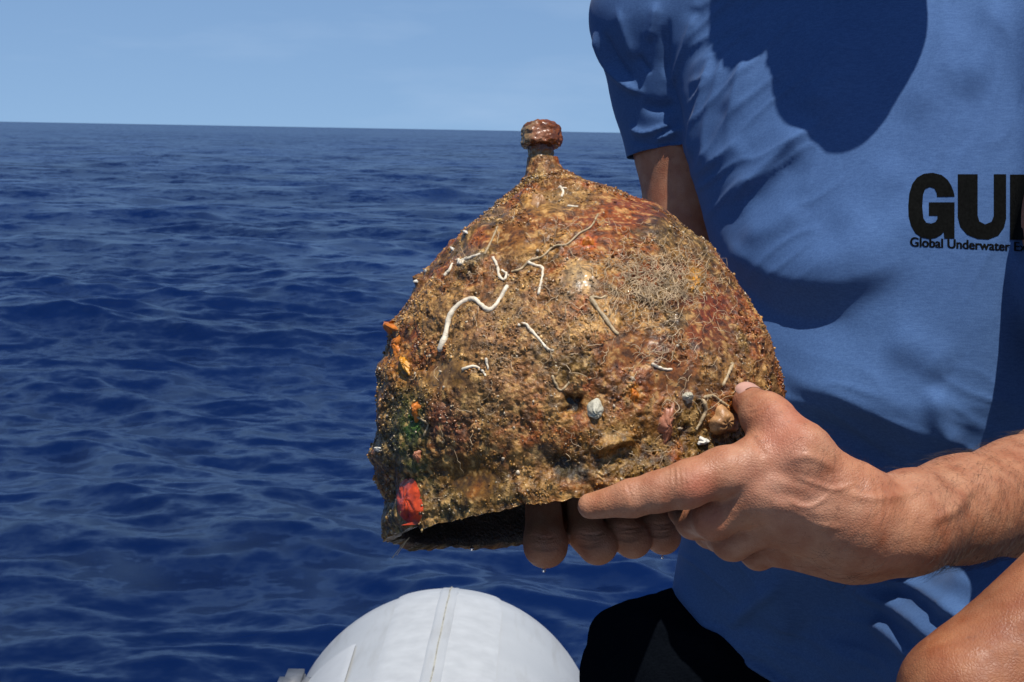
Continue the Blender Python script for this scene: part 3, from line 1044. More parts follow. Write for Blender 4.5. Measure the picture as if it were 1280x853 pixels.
    zones = [(815, 355, 60, 36, 380, .5, 2.0), (860, 330, 40, 40, 70, .8, 2.0), (780, 330, 60, 50, 35, .2, 2.4), (700, 290, 90, 40, 25, -.4, 2.8),
             (740, 420, 130, 60, 30, .6, 3), (640, 450, 110, 70, 22, .3, 3), (600, 350, 50, 40, 14, -.7, 3), (860, 470, 80, 50, 30, .4, 3),
             (780, 560, 80, 30, 12, .1, 3), (560, 560, 70, 70, 8, .2, 3), (905, 420, 40, 60, 16, .9, 3), (830, 420, 40, 30, 30, .6, 2)]
    for (zx, zy, rx, ry, cnt, ang, jit) in zones:
        for _ in range(cnt):
            x0, y0 = zx + g.normal() * rx * .55, zy + g.normal() * ry * .55
            a = ang + g.normal() * jit * .5
            P, ok = [], True
            L = g.uniform(3, 9)
            nstep = int(g.integers(5, 11))
            lift = g.uniform(.0006, .0030)
            for k in range(nstep):
                h, nn = hit(x0, y0)
                if h is None:
                    ok = False
                    break
                P.append(h + nn * (lift * math.sin(math.pi * (k + .4) / nstep) + .0006))
                a += g.normal() * .75
                x0 += math.cos(a) * L * .55
                y0 += math.sin(a) * L * .55
            if ok and len(P) > 3:
                thread(catmull(np.array(P), 2 * len(P)), g.uniform(.00008, .00021))
    # stray threads hanging off the rim
    e0 = q(512, 672, .90)
    for dx, dy in ((-16, 22), (-10, 14), (-22, 26)):
        e1 = q(512 + dx, 672 + dy, .90)
        P = catmull(np.array([e0, (e0 + e1) / 2 + [0.001, 0.002, 0], e1]), 8)
        thread(P, .00022)
    ob = link('matted_threads', q_mesh('matted_threads', (np.vstack(vs)), np.vstack(fs)), M['thread'], root)
    ob['kind'] = 'stuff'
    # ---- coarse glistening grains
    g = np.random.default_rng(12)
    cand = np.nonzero((Q1[:, 2] < 0.96) & (T.ravel() < .93))[0]
    wgt = (smooth(-.25, .35, fbm(Q1[cand] * 45 + 3, 3)) + .05) * (1 - .95 * smo[cand])
    pick = g.choice(cand, 10000, p=wgt / wgt.sum())
    ico = bmesh.new()
    bmesh.ops.create_icosphere(ico, subdivisions=1, radius=1)
    iv = np.array([v.co[:] for v in ico.verts])
    jf = np.array([[v.index for v in f.verts] for f in ico.faces])
    ico.free()
    sz = np.exp(g.normal(math.log(.00050), .36, len(pick)))
    stretch = g.uniform(.6, 1.4, (len(pick), 1, 3))
    GV = Q1[pick][:, None] + Nn[pick][:, None] * (sz * .25)[:, None, None] + iv[None] * sz[:, None, None] * stretch
    GV += 0.25 * sz[:, None, None] * g.normal(size=GV.shape)
    GF = jf[None] + (np.arange(len(pick)) * len(iv))[:, None, None]
    gc = C[pick, :3] * g.uniform(.7, 1.7, (len(pick), 1))
    pal = g.random(len(pick)) < .06
    gc[pal] = np.array([0.42, 0.33, 0.22]) * g.uniform(.7, 1.1, (pal.sum(), 1))
    GC = np.repeat(np.clip(gc, .01, .8), len(iv), 0)
    me = q_mesh('crust_grains', (GV.reshape(-1, 3)), GF.reshape(-1, 3))
    set_color(me, 'col', GC)
    ob = link('crust_grains', me, M['grain'], root)
    ob['kind'] = 'stuff'
    return root

def grid_quads(n, m):
    i, j = np.meshgrid(np.arange(n - 1), np.arange(m), indexing='ij')
    j2 = (j + 1) % m
    return np.stack([i * m + j, (i + 1) * m + j, (i + 1) * m + j2, i * m + j2], -1).reshape(-1, 4).tolist()
build_helmet()

# ------------------------------------------------------------------ person
YAW = R(13)                                      # his left side is nearer to the photographer
TORSO = np.array([  # py, left px, right px, centre distance, half depth
    (-150, 1055, 1165, 1.315, 0.055), (-95, 1040, 1190, 1.31, 0.065), (-60, 985, 1255, 1.31, 0.085), (-25, 905, 1330, 1.305, 0.100),
    (10, 868, 1372, 1.30, 0.112), (60, 850, 1385, 1.29, 0.122), (120, 856, 1375, 1.28, 0.128), (190, 868, 1360, 1.268, 0.130), (250, 884, 1345, 1.256, 0.128),
    (310, 900, 1335, 1.246, 0.124), (400, 903, 1325, 1.235, 0.118), (500, 892, 1315, 1.235, 0.118), (580, 876, 1300, 1.26, 0.122),
    (660, 862, 1285, 1.325, 0.125), (760, 848, 1265, 1.39, 0.128), (850, 848, 1260, 1.41, 0.130), (960, 870, 1250, 1.40, 0.13), (1040, 915, 1220, 1.38, 0.11)])

def torso_sdf(f, grow, k, lo_py=None, hi_py=None):
    d0 = TORSO[:, 3]
    Yk = -(TORSO[:, 0] - 426.5) / FPX * d0
    xl, xr = (TORSO[:, 1] - 640) / FPX * d0, (TORSO[:, 2] - 640) / FPX * d0
    o = np.argsort(Yk)
    pad = 0.05
    sl = f.sl((0.0, Yk.min() - pad, 0.95), (0.75, Yk.max() + pad, 1.55))
    X, Y, D = f.grid(sl)
    yy = Y.ravel()
    def it(v):
        s = np.interp(yy, Yk[o], v[o])
        return s[None, :, None]
    cx, w, cd, b = it((xl + xr) / 2), it((xr - xl) / 2), it(d0), it(TORSO[:, 4])
    cs, sn = math.cos(YAW), math.sin(YAW)
    a = np.sqrt(np.maximum(w * w - (b * sn) ** 2, 1e-4)) / cs + grow
    b = b + grow
    x1 = (X - cx) * cs - (D - cd) * sn
    d1 = (X - cx) * sn + (D - cd) * cs
    p = 2.35
    g = (np.abs(x1 / a) ** p + np.abs(d1 / b) ** p) ** (1 / p)
    dist = (g - 1) * np.minimum(a, b)
    cap = np.maximum(Y - (Yk.max() + grow), (Yk.min() - grow) - Y)
    dist = np.maximum(dist, cap)
    f.merge(sl, dist.astype(np.float32), k)

R_SH, R_EL = q(840, 15, 1.35), q(872, 430, 1.33)
R_WR = q(775, 585, 1.09)
L_SH, L_EL = q(1366, 75, 1.165), q(1381, 572, .985)

def build_body():
    ax = [graded([(-0.12, 0.0, .008), (0.0, 0.038, .002), (0.038, 0.205, .0011), (0.205, 0.345, .0024), (0.345, 0.80, .008)]),
          graded([(-1.05, -0.30, .009), (-0.30, -0.145, .0028), (-0.145, -0.022, .0011), (-0.022, 0.20, .0035), (0.20, 0.66, .008)]),
          graded([(0.50, 0.765, .004), (0.765, 0.865, .0011), (0.865, 0.98, .0025), (0.98, 1.60, .0075)])]
    f = Field(ax)
    torso_sdf(f, -0.016, 0.02)
    # neck and head, bent forward over the helmet
    H = q(1088, -240, 1.10) + [.034, .100, -.012]
    f.cone(q(1105, -70, 1.27), H + [0, -.05, .06], .062, .058, .03)
    f.ellipsoid(H + [0, .03, .02], (.077, .098, .095), .02)
    f.ellipsoid(H + [0, -.055, -.035], (.058, .072, .062), .03)          # jaw
    f.cone(H + [0, .015, -.082], H + [0, -.022, -.104], .010, .015, .008)   # nose
    f.ellipsoid(H + [0, -.062, -.090], (.024, .010, .012), .008)         # lips
    f.ellipsoid(H + [0, -.100, -.072], (.022, .018, .018), .015)         # chin
    for s in (-1, 1):
        f.ellipsoid(H + [s * .030, .012, -.090], (.016, .010, .012), .006, sub=True)
        f.ellipsoid(H + [s * .030, .012, -.074], (.0125, .0125, .0125), .003)
        f.cone(H + [s * .012, .030, -.082], H + [s * .045, .028, -.070], .009, .008, .01)   # brow
        f.ellipsoid(H + [s * .080, -.005, .020], (.010, .032, .020), .006)   # ear
    # right arm behind the helmet
    f.cone(q(930, 0, 1.30), R_SH, .06, .052, .03)
    f.chain([R_SH, R_SH * .6 + R_EL * .4, R_EL], [.046, .0425, .040], .02)
    f.chain([R_EL, R_EL * .65 + R_WR * .35, R_WR], [.040, .042, .029], .015)
    # right hand under the rim
    xs, bot = (681, 738, 784, 824), (709, 705, 697, 692)
    rp = (.0138, .0126, .0120, .0112)
    for i in range(4):
        mcp = q(xs[i] + 6, 645, 1.01)
        f.cone(R_WR + [(.012 - .008 * i), -.006, -.01], mcp, .020, .0135, .012)
        dd = (.930, .938, .946, .956)[i]
        pip = q(xs[i] + (1, 9, 7, 5)[i], bot[i] - rp[i] * FPX / dd, dd)
        dip = q(xs[i] - (0, 4, 5, 5)[i], bot[i] - 36, dd + .002)
        tip = q(xs[i] - (2, 10, 11, 10)[i], 630, dd + .016)
        f.chain([mcp, pip, dip, tip], [.0145, rp[i], rp[i] * .94, rp[i] * .88], .0040)
    f.chain([R_WR + [-.01, 0, 0], q(715, 600, 1.03), q(672, 612, .98)], [.019, .014, .010], .01)   # its thumb, inside the helmet
    # left arm
    f.cone(q(1270, 30, 1.21), L_SH, .06, .055, .03)
    f.chain([L_SH, L_SH * .55 + L_EL * .45, L_EL], [.055, .051, .043], .02)
    fa = [L_EL, q(1335, 606, .945), q(1280, 621, .905), q(1200, 638, .857), q(1130, 655, .818), q(1085, 660, .803)]
    f.chain(fa, [.043, .0425, .0362, .0300, .0275, .0258], .014)
    f.cone(q(1140, 618, .825), q(1290, 588, .925), .009, .013, .014)       # muscle along the top of the forearm
    f.cone(q(1098, 688, .818), q(1085, 696, .822), .011, .011, .012)      # wrist bone
    # back of the hand
    Wp = [q(1062, 625, .797), q(1062, 646, .796), q(1064, 668, .806), q(1066, 684, .824)]
    MC = [q(950, 580, .790), q(952, 617, .788), q(962, 648, .803), q(980, 672, .826)]
    mr = [.0155, .0155, .0150, .0140]
    for i in range(4):
        f.cone(Wp[i], MC[i], .0205, mr[i], .012)
    f.cone(q(1062, 640, .805), q(975, 620, .806), .026, .020, .012)        # thickness of the palm
    f.cone(q(1050, 684, .830), q(985, 676, .834), .017, .015, .012)        # heel of the hand
    # index finger along the rim
    f.chain([MC[0], q(905, 590, .785), q(858, 606, .783), q(823, 615, .785), q(790, 623, .788), q(738, 633, .795)],
            [.0155, .0136, .0130, .0112, .0103, .0074], .004)
    # middle, ring and little finger fold away beneath
    f.chain([MC[1], q(893, 648, .799), q(868, 652, .832), q(852, 640, .852)], [.0150, .0120, .0100, .0085], .0045)
    f.chain([MC[2], q(915, 676, .820), q(888, 664, .850), q(876, 648, .868)], [.0145, .0115, .0098, .0082], .0045)
    f.chain([MC[3], q(948, 690, .842), q(922, 674, .866), q(908, 658, .880)], [.0135, .0100, .0088, .0075], .0045)
    # thumb, pressed on the crust
    f.chain([q(1062, 622, .798), q(998, 566, .788), q(968, 530, .797), q(955, 519, .805), q(936, 503, .827)],
            [.0165, .0155, .0122, .0120, .0098], .008)
    f.cone(q(1000, 572, .790), q(952, 572, .792), .0150, .0090, .012)     # web
    # hips and legs
    hipR, hipL = q(1000, 965, 1.41), q(1185, 1005, 1.38)
    kneeR, kneeL = q(852, 870, 1.385), q(1235, 1120, .93)
    f.chain([hipR, kneeR], [.080, .070], .02)
    f.chain([hipL, kneeL], [.086, .068], .003)
    f.chain([kneeR, kneeR + [-.02, -.30, -.02], kneeR + [-.02, -.40, .0]], [.062, .050, .038], .02)
    f.cone(kneeR + [-.02, -.415, .01], kneeR + [-.04, -.425, -.17], .034, .026, .02)
    f.chain([kneeL, kneeL + [.03, -.30, .03], kneeL + [.03, -.42, .05]], [.064, .052, .038], .003)
    f.cone(kneeL + [.03, -.435, .05], kneeL + [.05, -.445, -.13], .034, .026, .02)
    V, F = f.nets()
    N = vnormals(V, F)
    x, y = proj(V)
    hand = (V[:, 2] < .90) & (x > 700) & (x < 1300) & (y > 460) & (y < 740)
    facing = smooth(0.0, -0.4, N[:, 2])
    near = smooth(.84, .81, V[:, 2]) * facing
    dsp = np.zeros(len(V))
    # finger creases, knuckles, tendons, veins
    for pts, w, h in (
            ([(782, 603), (788, 616), (790, 632)], 1.6, -.0007), ([(788, 604), (794, 617), (796, 634)], 1.5, -.0006), ([(795, 604), (799, 618), (800, 632)], 1.4, -.0004),
            ([(842, 580), (843, 598), (845, 614)], 1.6, -.0007), ([(849, 579), (850, 597), (852, 616)], 1.6, -.0008), ([(855, 578), (857, 598), (858, 618)], 1.6, -.0008),
            ([(862, 577), (864, 596), (864, 612)], 1.5, -.0006), ([(836, 583), (837, 600)], 1.4, -.0004),
            ([(1030, 618), (985, 606), (950, 596)], 9, .0012), ([(1040, 645), (990, 636), (955, 626)], 9, .0012), ([(1050, 590), (1010, 570), (980, 580)], 6, .0009),
            ([(1180, 590), (1130, 618), (1085, 622), (1040, 610)], 6, .0010), ([(1250, 590), (1210, 615), (1190, 640), (1150, 655)], 7, .0016),
            ([(1060, 662), (1020, 655), (990, 640)], 5, .0008), ([(1095, 600), (1098, 630), (1094, 660)], 3, -.0005), ([(1104, 600), (1107, 632), (1103, 664)], 3, -.0004),
            ([(1075, 600), (1045, 612), (1015, 603), (985, 592)], 3.5, .0009), ([(1045, 612), (1020, 630), (1000, 632), (975, 618)], 3.2, .0008), ([(1240, 570), (1200, 590), (1165, 596), (1120, 604)], 4, .0009),
            ([(935, 545), (950, 560), (958, 575)], 5, -.0010), ([(928, 512), (944, 508), (958, 498)], 1.6, -.0005), ([(930, 518), (948, 514), (962, 504)], 1.6, -.0005)):
        dsp += fold(x, y, pts, w, w, h, .3) * near
    under = smooth(.86, .88, V[:, 2]) * smooth(.97, .95, V[:, 2]) * facing * (y > 620) * (y < 730) * (x < 870)
    for i in range(4):
        for k, yy in enumerate((bot[i] - 24, bot[i] - 28, bot[i] - 33, bot[i] - 38)):
            w_ = 20
            dsp += fold(x, y, [(xs[i] - w_, yy - 2), (xs[i], yy + 2), (xs[i] + w_, yy - 1)], 1.5, 1.5, -.0010, .3) * under
    dsp += 0.0005 * fbm(V * 45, 2) * hand + 0.00012 * fbm(V * 260, 2) * hand
    V = V + N * dsp[:, None]
    col = np.tile(np.array([[0.385, 0.163, 0.080]]), (len(V), 1))
    def mixc(m, k):
        col[:] = col * (1 - m[:, None]) + np.array(k) * m[:, None]
    P = fbm(V * 38, 3)
    mixc(smooth(-.3, .6, P) * .5, (0.43, 0.215, 0.125))
    for px, py, r, k, s in ((870, 612, 30, (0.42, 0.130, 0.068), .8), (940, 600, 42, (0.43, 0.19, 0.115), .5), (740, 632, 26, (0.42, 0.185, 0.085), .6),
                            (980, 540, 40, (0.40, 0.135, 0.075), .7), (1000, 620, 60, (0.44, 0.225, 0.145), .5), (920, 505, 22, (0.36, 0.15, 0.08), .5),
                            (885, 650, 26, (0.44, 0.15, 0.07), .6), (1230, 800, 1, (0.44, 0.19, 0.10), .0)):
        mixc(smooth(1.2, .2, np.hypot(x - px, y - py) / r + .3 * P) * s, k)
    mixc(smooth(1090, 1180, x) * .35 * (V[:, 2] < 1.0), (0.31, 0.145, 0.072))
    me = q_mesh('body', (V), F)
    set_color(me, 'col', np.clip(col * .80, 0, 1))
    return me, V, F, N, f, H

def clip_mesh(V, F, keep):
    F = F[keep[F].all(1)]
    used = np.unique(F)
    mp = np.full(len(V), -1, int)
    mp[used] = np.arange(len(used))
    return V[used], mp[F], used

def build_person():
    base = to_world(q(1080, 1180, 1.2))
    root = empty('person', base, 'person in blue t-shirt and black shorts holding the crusted helmet in both hands', 'person')
    me, BV, BF, BN, bf, H = build_body()
    link('body', me, M['skin'], root)
    # hair cap, out of view, widened to broaden the head's shadow
    f = Field([graded([(H[0] - .14, H[0] + .14, .004)]), graded([(H[1] - .14, H[1] + .18, .004)]), graded([(H[2] - .16, H[2] + .2, .004)])])
    f.ellipsoid(H + [0, .034, .014], (.099, .108, .108), .01)
    f.ellipsoid(H + [0, -.03, -.085], (.085, .10, .075), .015, sub=True)
    f.ellipsoid(H + [0, -.11, .02], (.2, .09, .2), .01, sub=True)
    V, F = f.nets()
    V += 0.004 * pnoise(V * 90)[:, None]
    link('hair', q_mesh('hair', (V), F), M['hair'], root)
    # ------------------------------------------------ t-shirt
    g = .0024
    f = Field([graded([(0.05, 0.66, g)]), graded([(-0.46, 0.42, g)]), graded([(1.02, 1.60, g * 1.2)])])
    torso_sdf(f, 0.004, 0.02)
    cuffR, cuffL = q(850, 188, 1.345), q(1385, 300, 1.115)
    f.cone(q(930, -5, 1.29), q(822, 22, 1.335), .060, .061, .03)
    f.chain([q(822, 22, 1.335), q(838, 110, 1.345), q(852, 230, 1.345)], [.062, .0535, .0470], .016)
    f.cone(q(1270, 20, 1.22), L_SH, .066, .064, .03)
    f.chain([L_SH, cuffL, cuffL + (cuffL - L_SH) * .2], [.066, .067, .066], .02)
    # cloth lying over the left thigh
    f.cone(q(1175, 830, 1.26), q(1290, 800, 1.12), .085, .080, .05)
    V, F = f.nets()
    N = vnormals(V, F)
    for _ in range(2):                       # a little relaxation
        A = np.zeros_like(V); cnt = np.zeros(len(V))
        for a, b in ((0, 1), (1, 2), (2, 3), (3, 0)):
            for ax in range(3):
                A[:, ax] += np.bincount(F[:, a], V[F[:, b], ax], len(V)) + np.bincount(F[:, b], V[F[:, a], ax], len(V))
            cnt += np.bincount(F[:, a], minlength=len(V)) + np.bincount(F[:, b], minlength=len(V))
        V = V * .4 + .6 * A / cnt[:, None]
    N = vnormals(V, F)
    x, y = proj(V)
    fr = smooth(0.25, -0.25, N[:, 2])
    D = np.zeros(len(V))
    sleeve = smooth(872, 858, x) * smooth(215, 190, y)
    ts = 1 - sleeve
    def fo(pts, wa, wb, h, tp=.25, m=1.0, sharp=False):
        nonlocal D
        D = D + fold(x, y, pts, wa, wb, h, tp, sharp) * m
    # chest: pulled diagonals from the armpit, the big pouch above the belly, second pouch lower
    fo([(905, 262), (940, 232), (985, 186), (1022, 148)], 22, 11, .0095, .3, ts, True)
    fo([(925, 262), (960, 238), (1005, 190)], 14, 16, -.0035, .3, ts)
    fo([(872, 205), (905, 195), (935, 175)], 12, 14, .0035, .3, ts)
    fo([(905, 150), (925, 110), (940, 60)], 14, 12, .004, .3, ts)
    fo([(1040, 300), (1090, 250), (1130, 190)], 26, 22, .004, .3, ts)
    fo([(930, 300), (970, 285), (1010, 255)], 16, 16, .004, .3, ts)
    fo([(892, 262), (925, 305), (975, 340), (1040, 352), (1100, 335), (1150, 305)], 75, 24, .013, .3, ts)
    fo([(905, 330), (950, 382), (1010, 402), (1085, 398)], 14, 26, -.004, .25, ts)
    fo([(985, 360), (1040, 330), (1110, 290), (1160, 240)], 26, 34, .006, .3, ts)
    fo([(960, 470), (1020, 486), (1085, 505), (1150, 545), (1200, 575)], 52, 18, .010, .3, ts)
    fo([(990, 520), (1060, 545), (1140, 590)], 12, 20, -.006, .3, ts)
    fo([(1165, 480), (1175, 530), (1200, 565)], 14, 14, .007, .3, ts)
    fo([(1200, 130), (1225, 70), (1250, -10)], 22, 22, .007, .3, ts)
    fo([(1130, 160), (1170, 90), (1200, 10)], 26, 26, .005, .3, ts)
    fo([(1010, 160), (1030, 100), (1050, 20)], 30, 30, .005, .3, ts)
    fo([(1100, 420), (1150, 440), (1190, 470)], 26, 26, .006, .3, ts)
    # lower front: bunched cloth above the hem
    fo([(1050, 725), (1110, 755), (1180, 800), (1240, 840)], 14, 9, .010, .25, ts)
    fo([(1090, 715), (1150, 738), (1230, 790)], 11, 9, .009, .25, ts)
    fo([(1085, 775), (1120, 800), (1160, 830)], 10, 9, .007, .25, ts)
    fo([(905, 790), (930, 765), (955, 740), (985, 720)], 9, 9, .005, .3, ts)
    fo([(845, 720), (870, 760), (905, 800), (960, 830)], 9, 9, .006, .25, ts)
    fo([(960, 700), (975, 760), (990, 810)], 22, 22, .006, .3, ts)
    fo([(1020, 770), (1040, 810), (1080, 840)], 18, 18, .006, .3, ts)
    # sleeve: long pleats running to the cuff and rings where it bunches
    fo([(742, 34), (758, 74), (780, 101), (810, 120)], 6, 7, .008, .2, sleeve, True)
    fo([(753, 36), (770, 72), (797, 108)], 5, 4, -.004, .25, sleeve, True)
    fo([(770, 5), (782, 45), (796, 80)], 7, 7, .004, .3, sleeve, True)
    fo([(796, 66), (806, 80), (816, 93)], 4, 4, -.004, .3, sleeve, True)
    fo([(822, 0), (816, 30), (812, 56)], 7, 7, .006, .3, sleeve, True)
    fo([(830, 28), (831, 70), (835, 104)], 6, 6, -.004, .3, sleeve, True)
    fo([(800, 128), (825, 136), (848, 128)], 9, 7, -.005, .3, sleeve)
    fo([(786, 158), (804, 166), (822, 162), (842, 153)], 3.5, 5, .006, .2, sleeve, True)
    fo([(818, 176), (838, 168), (856, 160)], 3, 4, .005, .2, sleeve, True)
    fo([(788, 176), (820, 181), (858, 176)], 2.5, 2.5, -.0015, .1, sleeve, True)
    fo([(836, 20), (836, 84), (851, 140), (860, 182)], 3, 3, -.0025, .1, 1.0, True)
    fo([(873, 14), (853, 76), (842, 112)], 5, 10, .006, .2, 1.0, True)
    fo([(894, 62), (881, 121), (868, 174), (867, 210)], 5, 11, .006, .2, 1.0, True)
    fo([(915, 40), (900, 100), (884, 160), (880, 220)], 6, 11, .004, .25, ts, True)
    fo([(935, 60), (922, 120), (905, 185)], 8, 10, .003, .3, ts, True)
    # many fine pulls fanning out from the armpit and gathering at the waist
    for (ox, oy, al, ac, am, msk) in ((.78, -.62, 110, 26, .0022, smooth(1120, 960, x) * smooth(400, 300, y)),
                                      (.88, .47, 120, 30, .0020, smooth(420, 520, y)),
                                      (.30, -.95, 140, 34, .0012, smooth(1080, 1180, x) * smooth(420, 300, y))):
        uu, vv0 = x * ox + y * oy, -x * oy + y * ox
        nn = pnoise(np.stack([uu / al, vv0 / ac, np.full(len(x), 3.3 + al)], 1))
        D = D + am * np.clip(1 - np.abs(nn) * 2.4, 0, 1) ** 2 * msk * ts
    D = D * fr
    P = V * np.array([1, .6, 1])
    D += 0.0010 * fbm(P * 12, 2) + 0.00012 * fbm(V * 70, 2)
    # hem and cuffs
    hem = 0.0
    hx = np.array([700, 815, 850, 880, 915, 955, 1000, 1060, 1140, 1300, 1700])
    hy = np.array([738, 738, 770, 796, 822, 846, 872, 900, 915, 915, 915])
    below = y - np.interp(x, hx, hy)
    D += 0.004 * np.exp(-((below + 4) / 5) ** 2) - .002 * np.exp(-((below + 14) / 5) ** 2)
    V = V + N * D[:, None]
    dR = (V - cuffR) @ (lambda v: v / np.linalg.norm(v))(q(854, 230, 1.345) - q(838, 110, 1.345))
    dL = (V - cuffL) @ (lambda v: v / np.linalg.norm(v))(cuffL - L_SH)
    armR = (np.linalg.norm((V - q(850, 210, 1.345))[:, [0, 2]], axis=1) < .075) & (x < 905) & (y > 150) & (y < 300) & (V[:, 2] > 1.285)
    aR = q(854, 230, 1.345) - q(838, 110, 1.345)
    aR = aR / np.linalg.norm(aR)
    sn = armR & (dR > 0) & (dR < g * 1.7)
    V[sn] -= dR[sn][:, None] * aR
    dR = np.where(sn, -1e-6, dR)
    sn = (below > 0) & (below < 5.5)
    V[sn, 1] += below[sn] / FPX * V[sn, 2]
    below = np.where(sn, -1e-6, below)
    keep = (below < 0) & ~(armR & (dR > 0)) & ~((dL > 0) & (x > 1330) & (V[:, 2] < 1.19))
    neck = np.linalg.norm((V - q(1105, -95, 1.27)) * [1, 1.2, 1], axis=1) < .085
    keep &= ~neck
    V2, F2, used = clip_mesh(V, F, keep)
    me = q_mesh('t_shirt', (V2), F2)
    shirt = link('t_shirt', me, M['shirt'], root)
    sm = shirt.modifiers.new('thickness', 'SOLIDIFY')
    sm.thickness = 0.0018
    sm.offset = -1
    # printed letters laid on the cloth
    bvh = BVHTree.FromPolygons([Vector(v) for v in V2], F2.tolist())
    def lay(name, verts2, faces, mat, parent, off=.0004):
        out = []
        for vi, (a, b) in enumerate(verts2):
            d0 = 1.13
            p = q(a, b, d0)
            for _ in range(3):
                h = bvh.ray_cast(Vector((p[0], p[1], .9)), Vector((0, 0, 1)))
                if h[0] is None:
                    break
                p = q(a, b, h[0][2])
            z = (h[0][2] if h[0] is not None else d0) - (off[vi] if isinstance(off, list) else off)
            out.append((p[0], p[1], z))
        mm = bpy.data.meshes.new(name)
        mm.from_pydata([tuple(v) for v in to_world(np.array(out))], [], faces)
        mm.update()
        return link(name, mm, mat, parent)
    def cut(bm, step):
        xs = [v.co.x for v in bm.verts]
        ys = [v.co.y for v in bm.verts]
        for lo, hi, nrm in ((min(xs), max(xs), (1, 0, 0)), (min(ys), max(ys), (0, 1, 0))):
            c = lo + step
            while c < hi:
                pt = (c, 0, 0) if nrm[0] else (0, c, 0)
                bmesh.ops.bisect_plane(bm, geom=bm.verts[:] + bm.edges[:] + bm.faces[:], plane_co=pt, plane_no=nrm)
                c += step
    def conv(o):
        return [(1100 + a / 5.333, 180 + b / 5.333) for a, b in o]
    Gg = [(497, 352), (490, 320), (475, 280), (450, 240), (410, 208), (350, 193), (290, 200), (245, 226), (214, 268), (195, 330), (188, 410), (190, 480),
          (206, 545), (235, 595), (275, 624), (325, 634), (372, 628), (408, 606), (424, 588), (428, 632), (496, 632), (496, 390), (325, 390), (325, 480),
          (383, 480), (382, 500), (368, 522), (340, 532), (308, 526), (288, 496), (281, 420), (286, 340), (300, 302), (330, 288), (362, 298), (376, 326), (380, 355)]
    Uu = [(518, 203), (650, 203), (650, 480), (662, 518), (700, 537), (742, 520), (758, 480), (758, 203), (840, 203), (840, 500), (826, 558), (788, 612),
          (720, 638), (650, 634), (580, 606), (535, 555), (518, 490)]
    Ee = [(866, 205), (1110, 205), (1110, 290), (985, 290), (985, 375), (1090, 375), (1090, 455), (985, 455), (985, 555), (1115, 555), (1115, 640), (866, 640)]
    for o, lab in ((Gg, 'large black printed letter G'), (Uu, 'large black printed letter U'), (Ee, 'large black printed letter E, partly out of view')):
        bm = bmesh.new()
        pts2 = conv(o)
        bv = [bm.verts.new((a, b, 0)) for a, b in pts2]
        for tri in tessellate_polygon([[Vector((a, b, 0)) for a, b in pts2]]):
            bm.faces.new([bv[k] for k in tri])
        cut(bm, 2)
        bm.verts.index_update()
        vv = [(v.co.x, v.co.y) for v in bm.verts]
        ff = [[v.index for v in fc.verts] for fc in bm.faces]
        bm.free()
        lay('letter', vv, ff, M['ink'], shirt)['label'] = lab
    cu = bpy.data.curves.new('caption', 'FONT')
    cu.body = 'Global Underwater Explorers'
    cu.offset = 0.0
    to = bpy.data.objects.new('caption_tmp', cu)
    COL.objects.link(to)
    bpy.context.view_layer.update()
    tm = to.evaluated_get(bpy.context.evaluated_depsgraph_get()).to_mesh()
    tv = np.array([v.co[:] for v in tm.vertices])
    bm = bmesh.new()
    bm.from_mesh(tm)
    w = tv[:, 0].max() - tv[:, 0].min()
    for v in bm.verts:
        u = (v.co.x - tv[:, 0].min()) / w * 190
        vv_ = v.co.y / .70 * 11.5
        v.co = (1138 + u, 308 - vv_ + u * .046, 0)
    cut(bm, 2.5)
    bm.verts.index_update()
    vv = [(v.co.x, v.co.y) for v in bm.verts]
    ff = [[v.index for v in fc.verts] for fc in bm.faces]
    bm.free()
    to.to_mesh_clear()
    bpy.data.objects.remove(to)
    nv0 = len(vv)
    allv, allf, offs = [], [], []
    for k, (sx, sy) in enumerate(((0, 0), (.6, .15), (-.55, -.25))):          # heavy strokes
        allv += [(a + sx, b + sy) for a, b in vv]
        allf += [[i + k * nv0 for i in fc] for fc in ff]
        offs += [.00035 + .00008 * k] * nv0
    lay('caption', allv, allf, M['ink'], shirt, offs)['label'] = 'small line of black printed words under the large letters'
    # ------------------------------------------------ shorts
    f = Field([graded([(0.02, 0.62, .005)]), graded([(-0.62, -0.10, .005)]), graded([(0.90, 1.58, .005)])])
    hipR, hipL = q(1000, 965, 1.41), q(1185, 1005, 1.38)
    f.chain([hipR, q(900, 870, 1.38), q(846, 858, 1.385), q(838, 960, 1.37)], [.090, .090, .087, .084], .03)
    f.chain([hipL, q(1215, 1070, 1.05)], [.098, .086], .04)
    f.cone(hipR + [0, -.02, .03], hipL + [0, -.02, .03], .100, .100, .04)
    f.cone(hipR + [.02, .06, .02], hipL + [-.02, .06, .02], .088, .088, .04)
    V, F = f.nets()
    N = vnormals(V, F)
    x, y = proj(V)
    D = .004 * fbm(V * 18, 3) + fold(x, y, [(752, 800), (790, 775), (850, 795), (930, 835)], 14, 10, .004) * smooth(.2, -.2, N[:, 2]) \
        + fold(x, y, [(742, 812), (754, 780), (776, 752), (800, 738)], 10, 10, .007)
    V = V + N * D[:, None]
    keep = (V[:, 1] > -.40) | (V[:, 0] > .26)
    kd = (V[:, 0] > .26) & (V[:, 2] < 1.0)
    V, F, _ = clip_mesh(V, F, keep & ~kd)
    so = link('shorts', q_mesh('shorts', (V), F), M['shorts'], root)
    sm = so.modifiers.new('thickness', 'SOLIDIFY')
    sm.thickness = .0025
    sm.offset = -1
    # ------------------------------------------------ thumbnail
    bvb = BVHTree.FromPolygons([Vector(v) for v in BV], BF.tolist())
    def hitb(a, b):
        d = q(a, b, 1.0)
        d /= np.linalg.norm(d)
        h = bvb.ray_cast(Vector((0, 0, 0)), Vector(d))
        return (np.array(h[0]), np.array(h[1])) if h[0] is not None else (None, None)
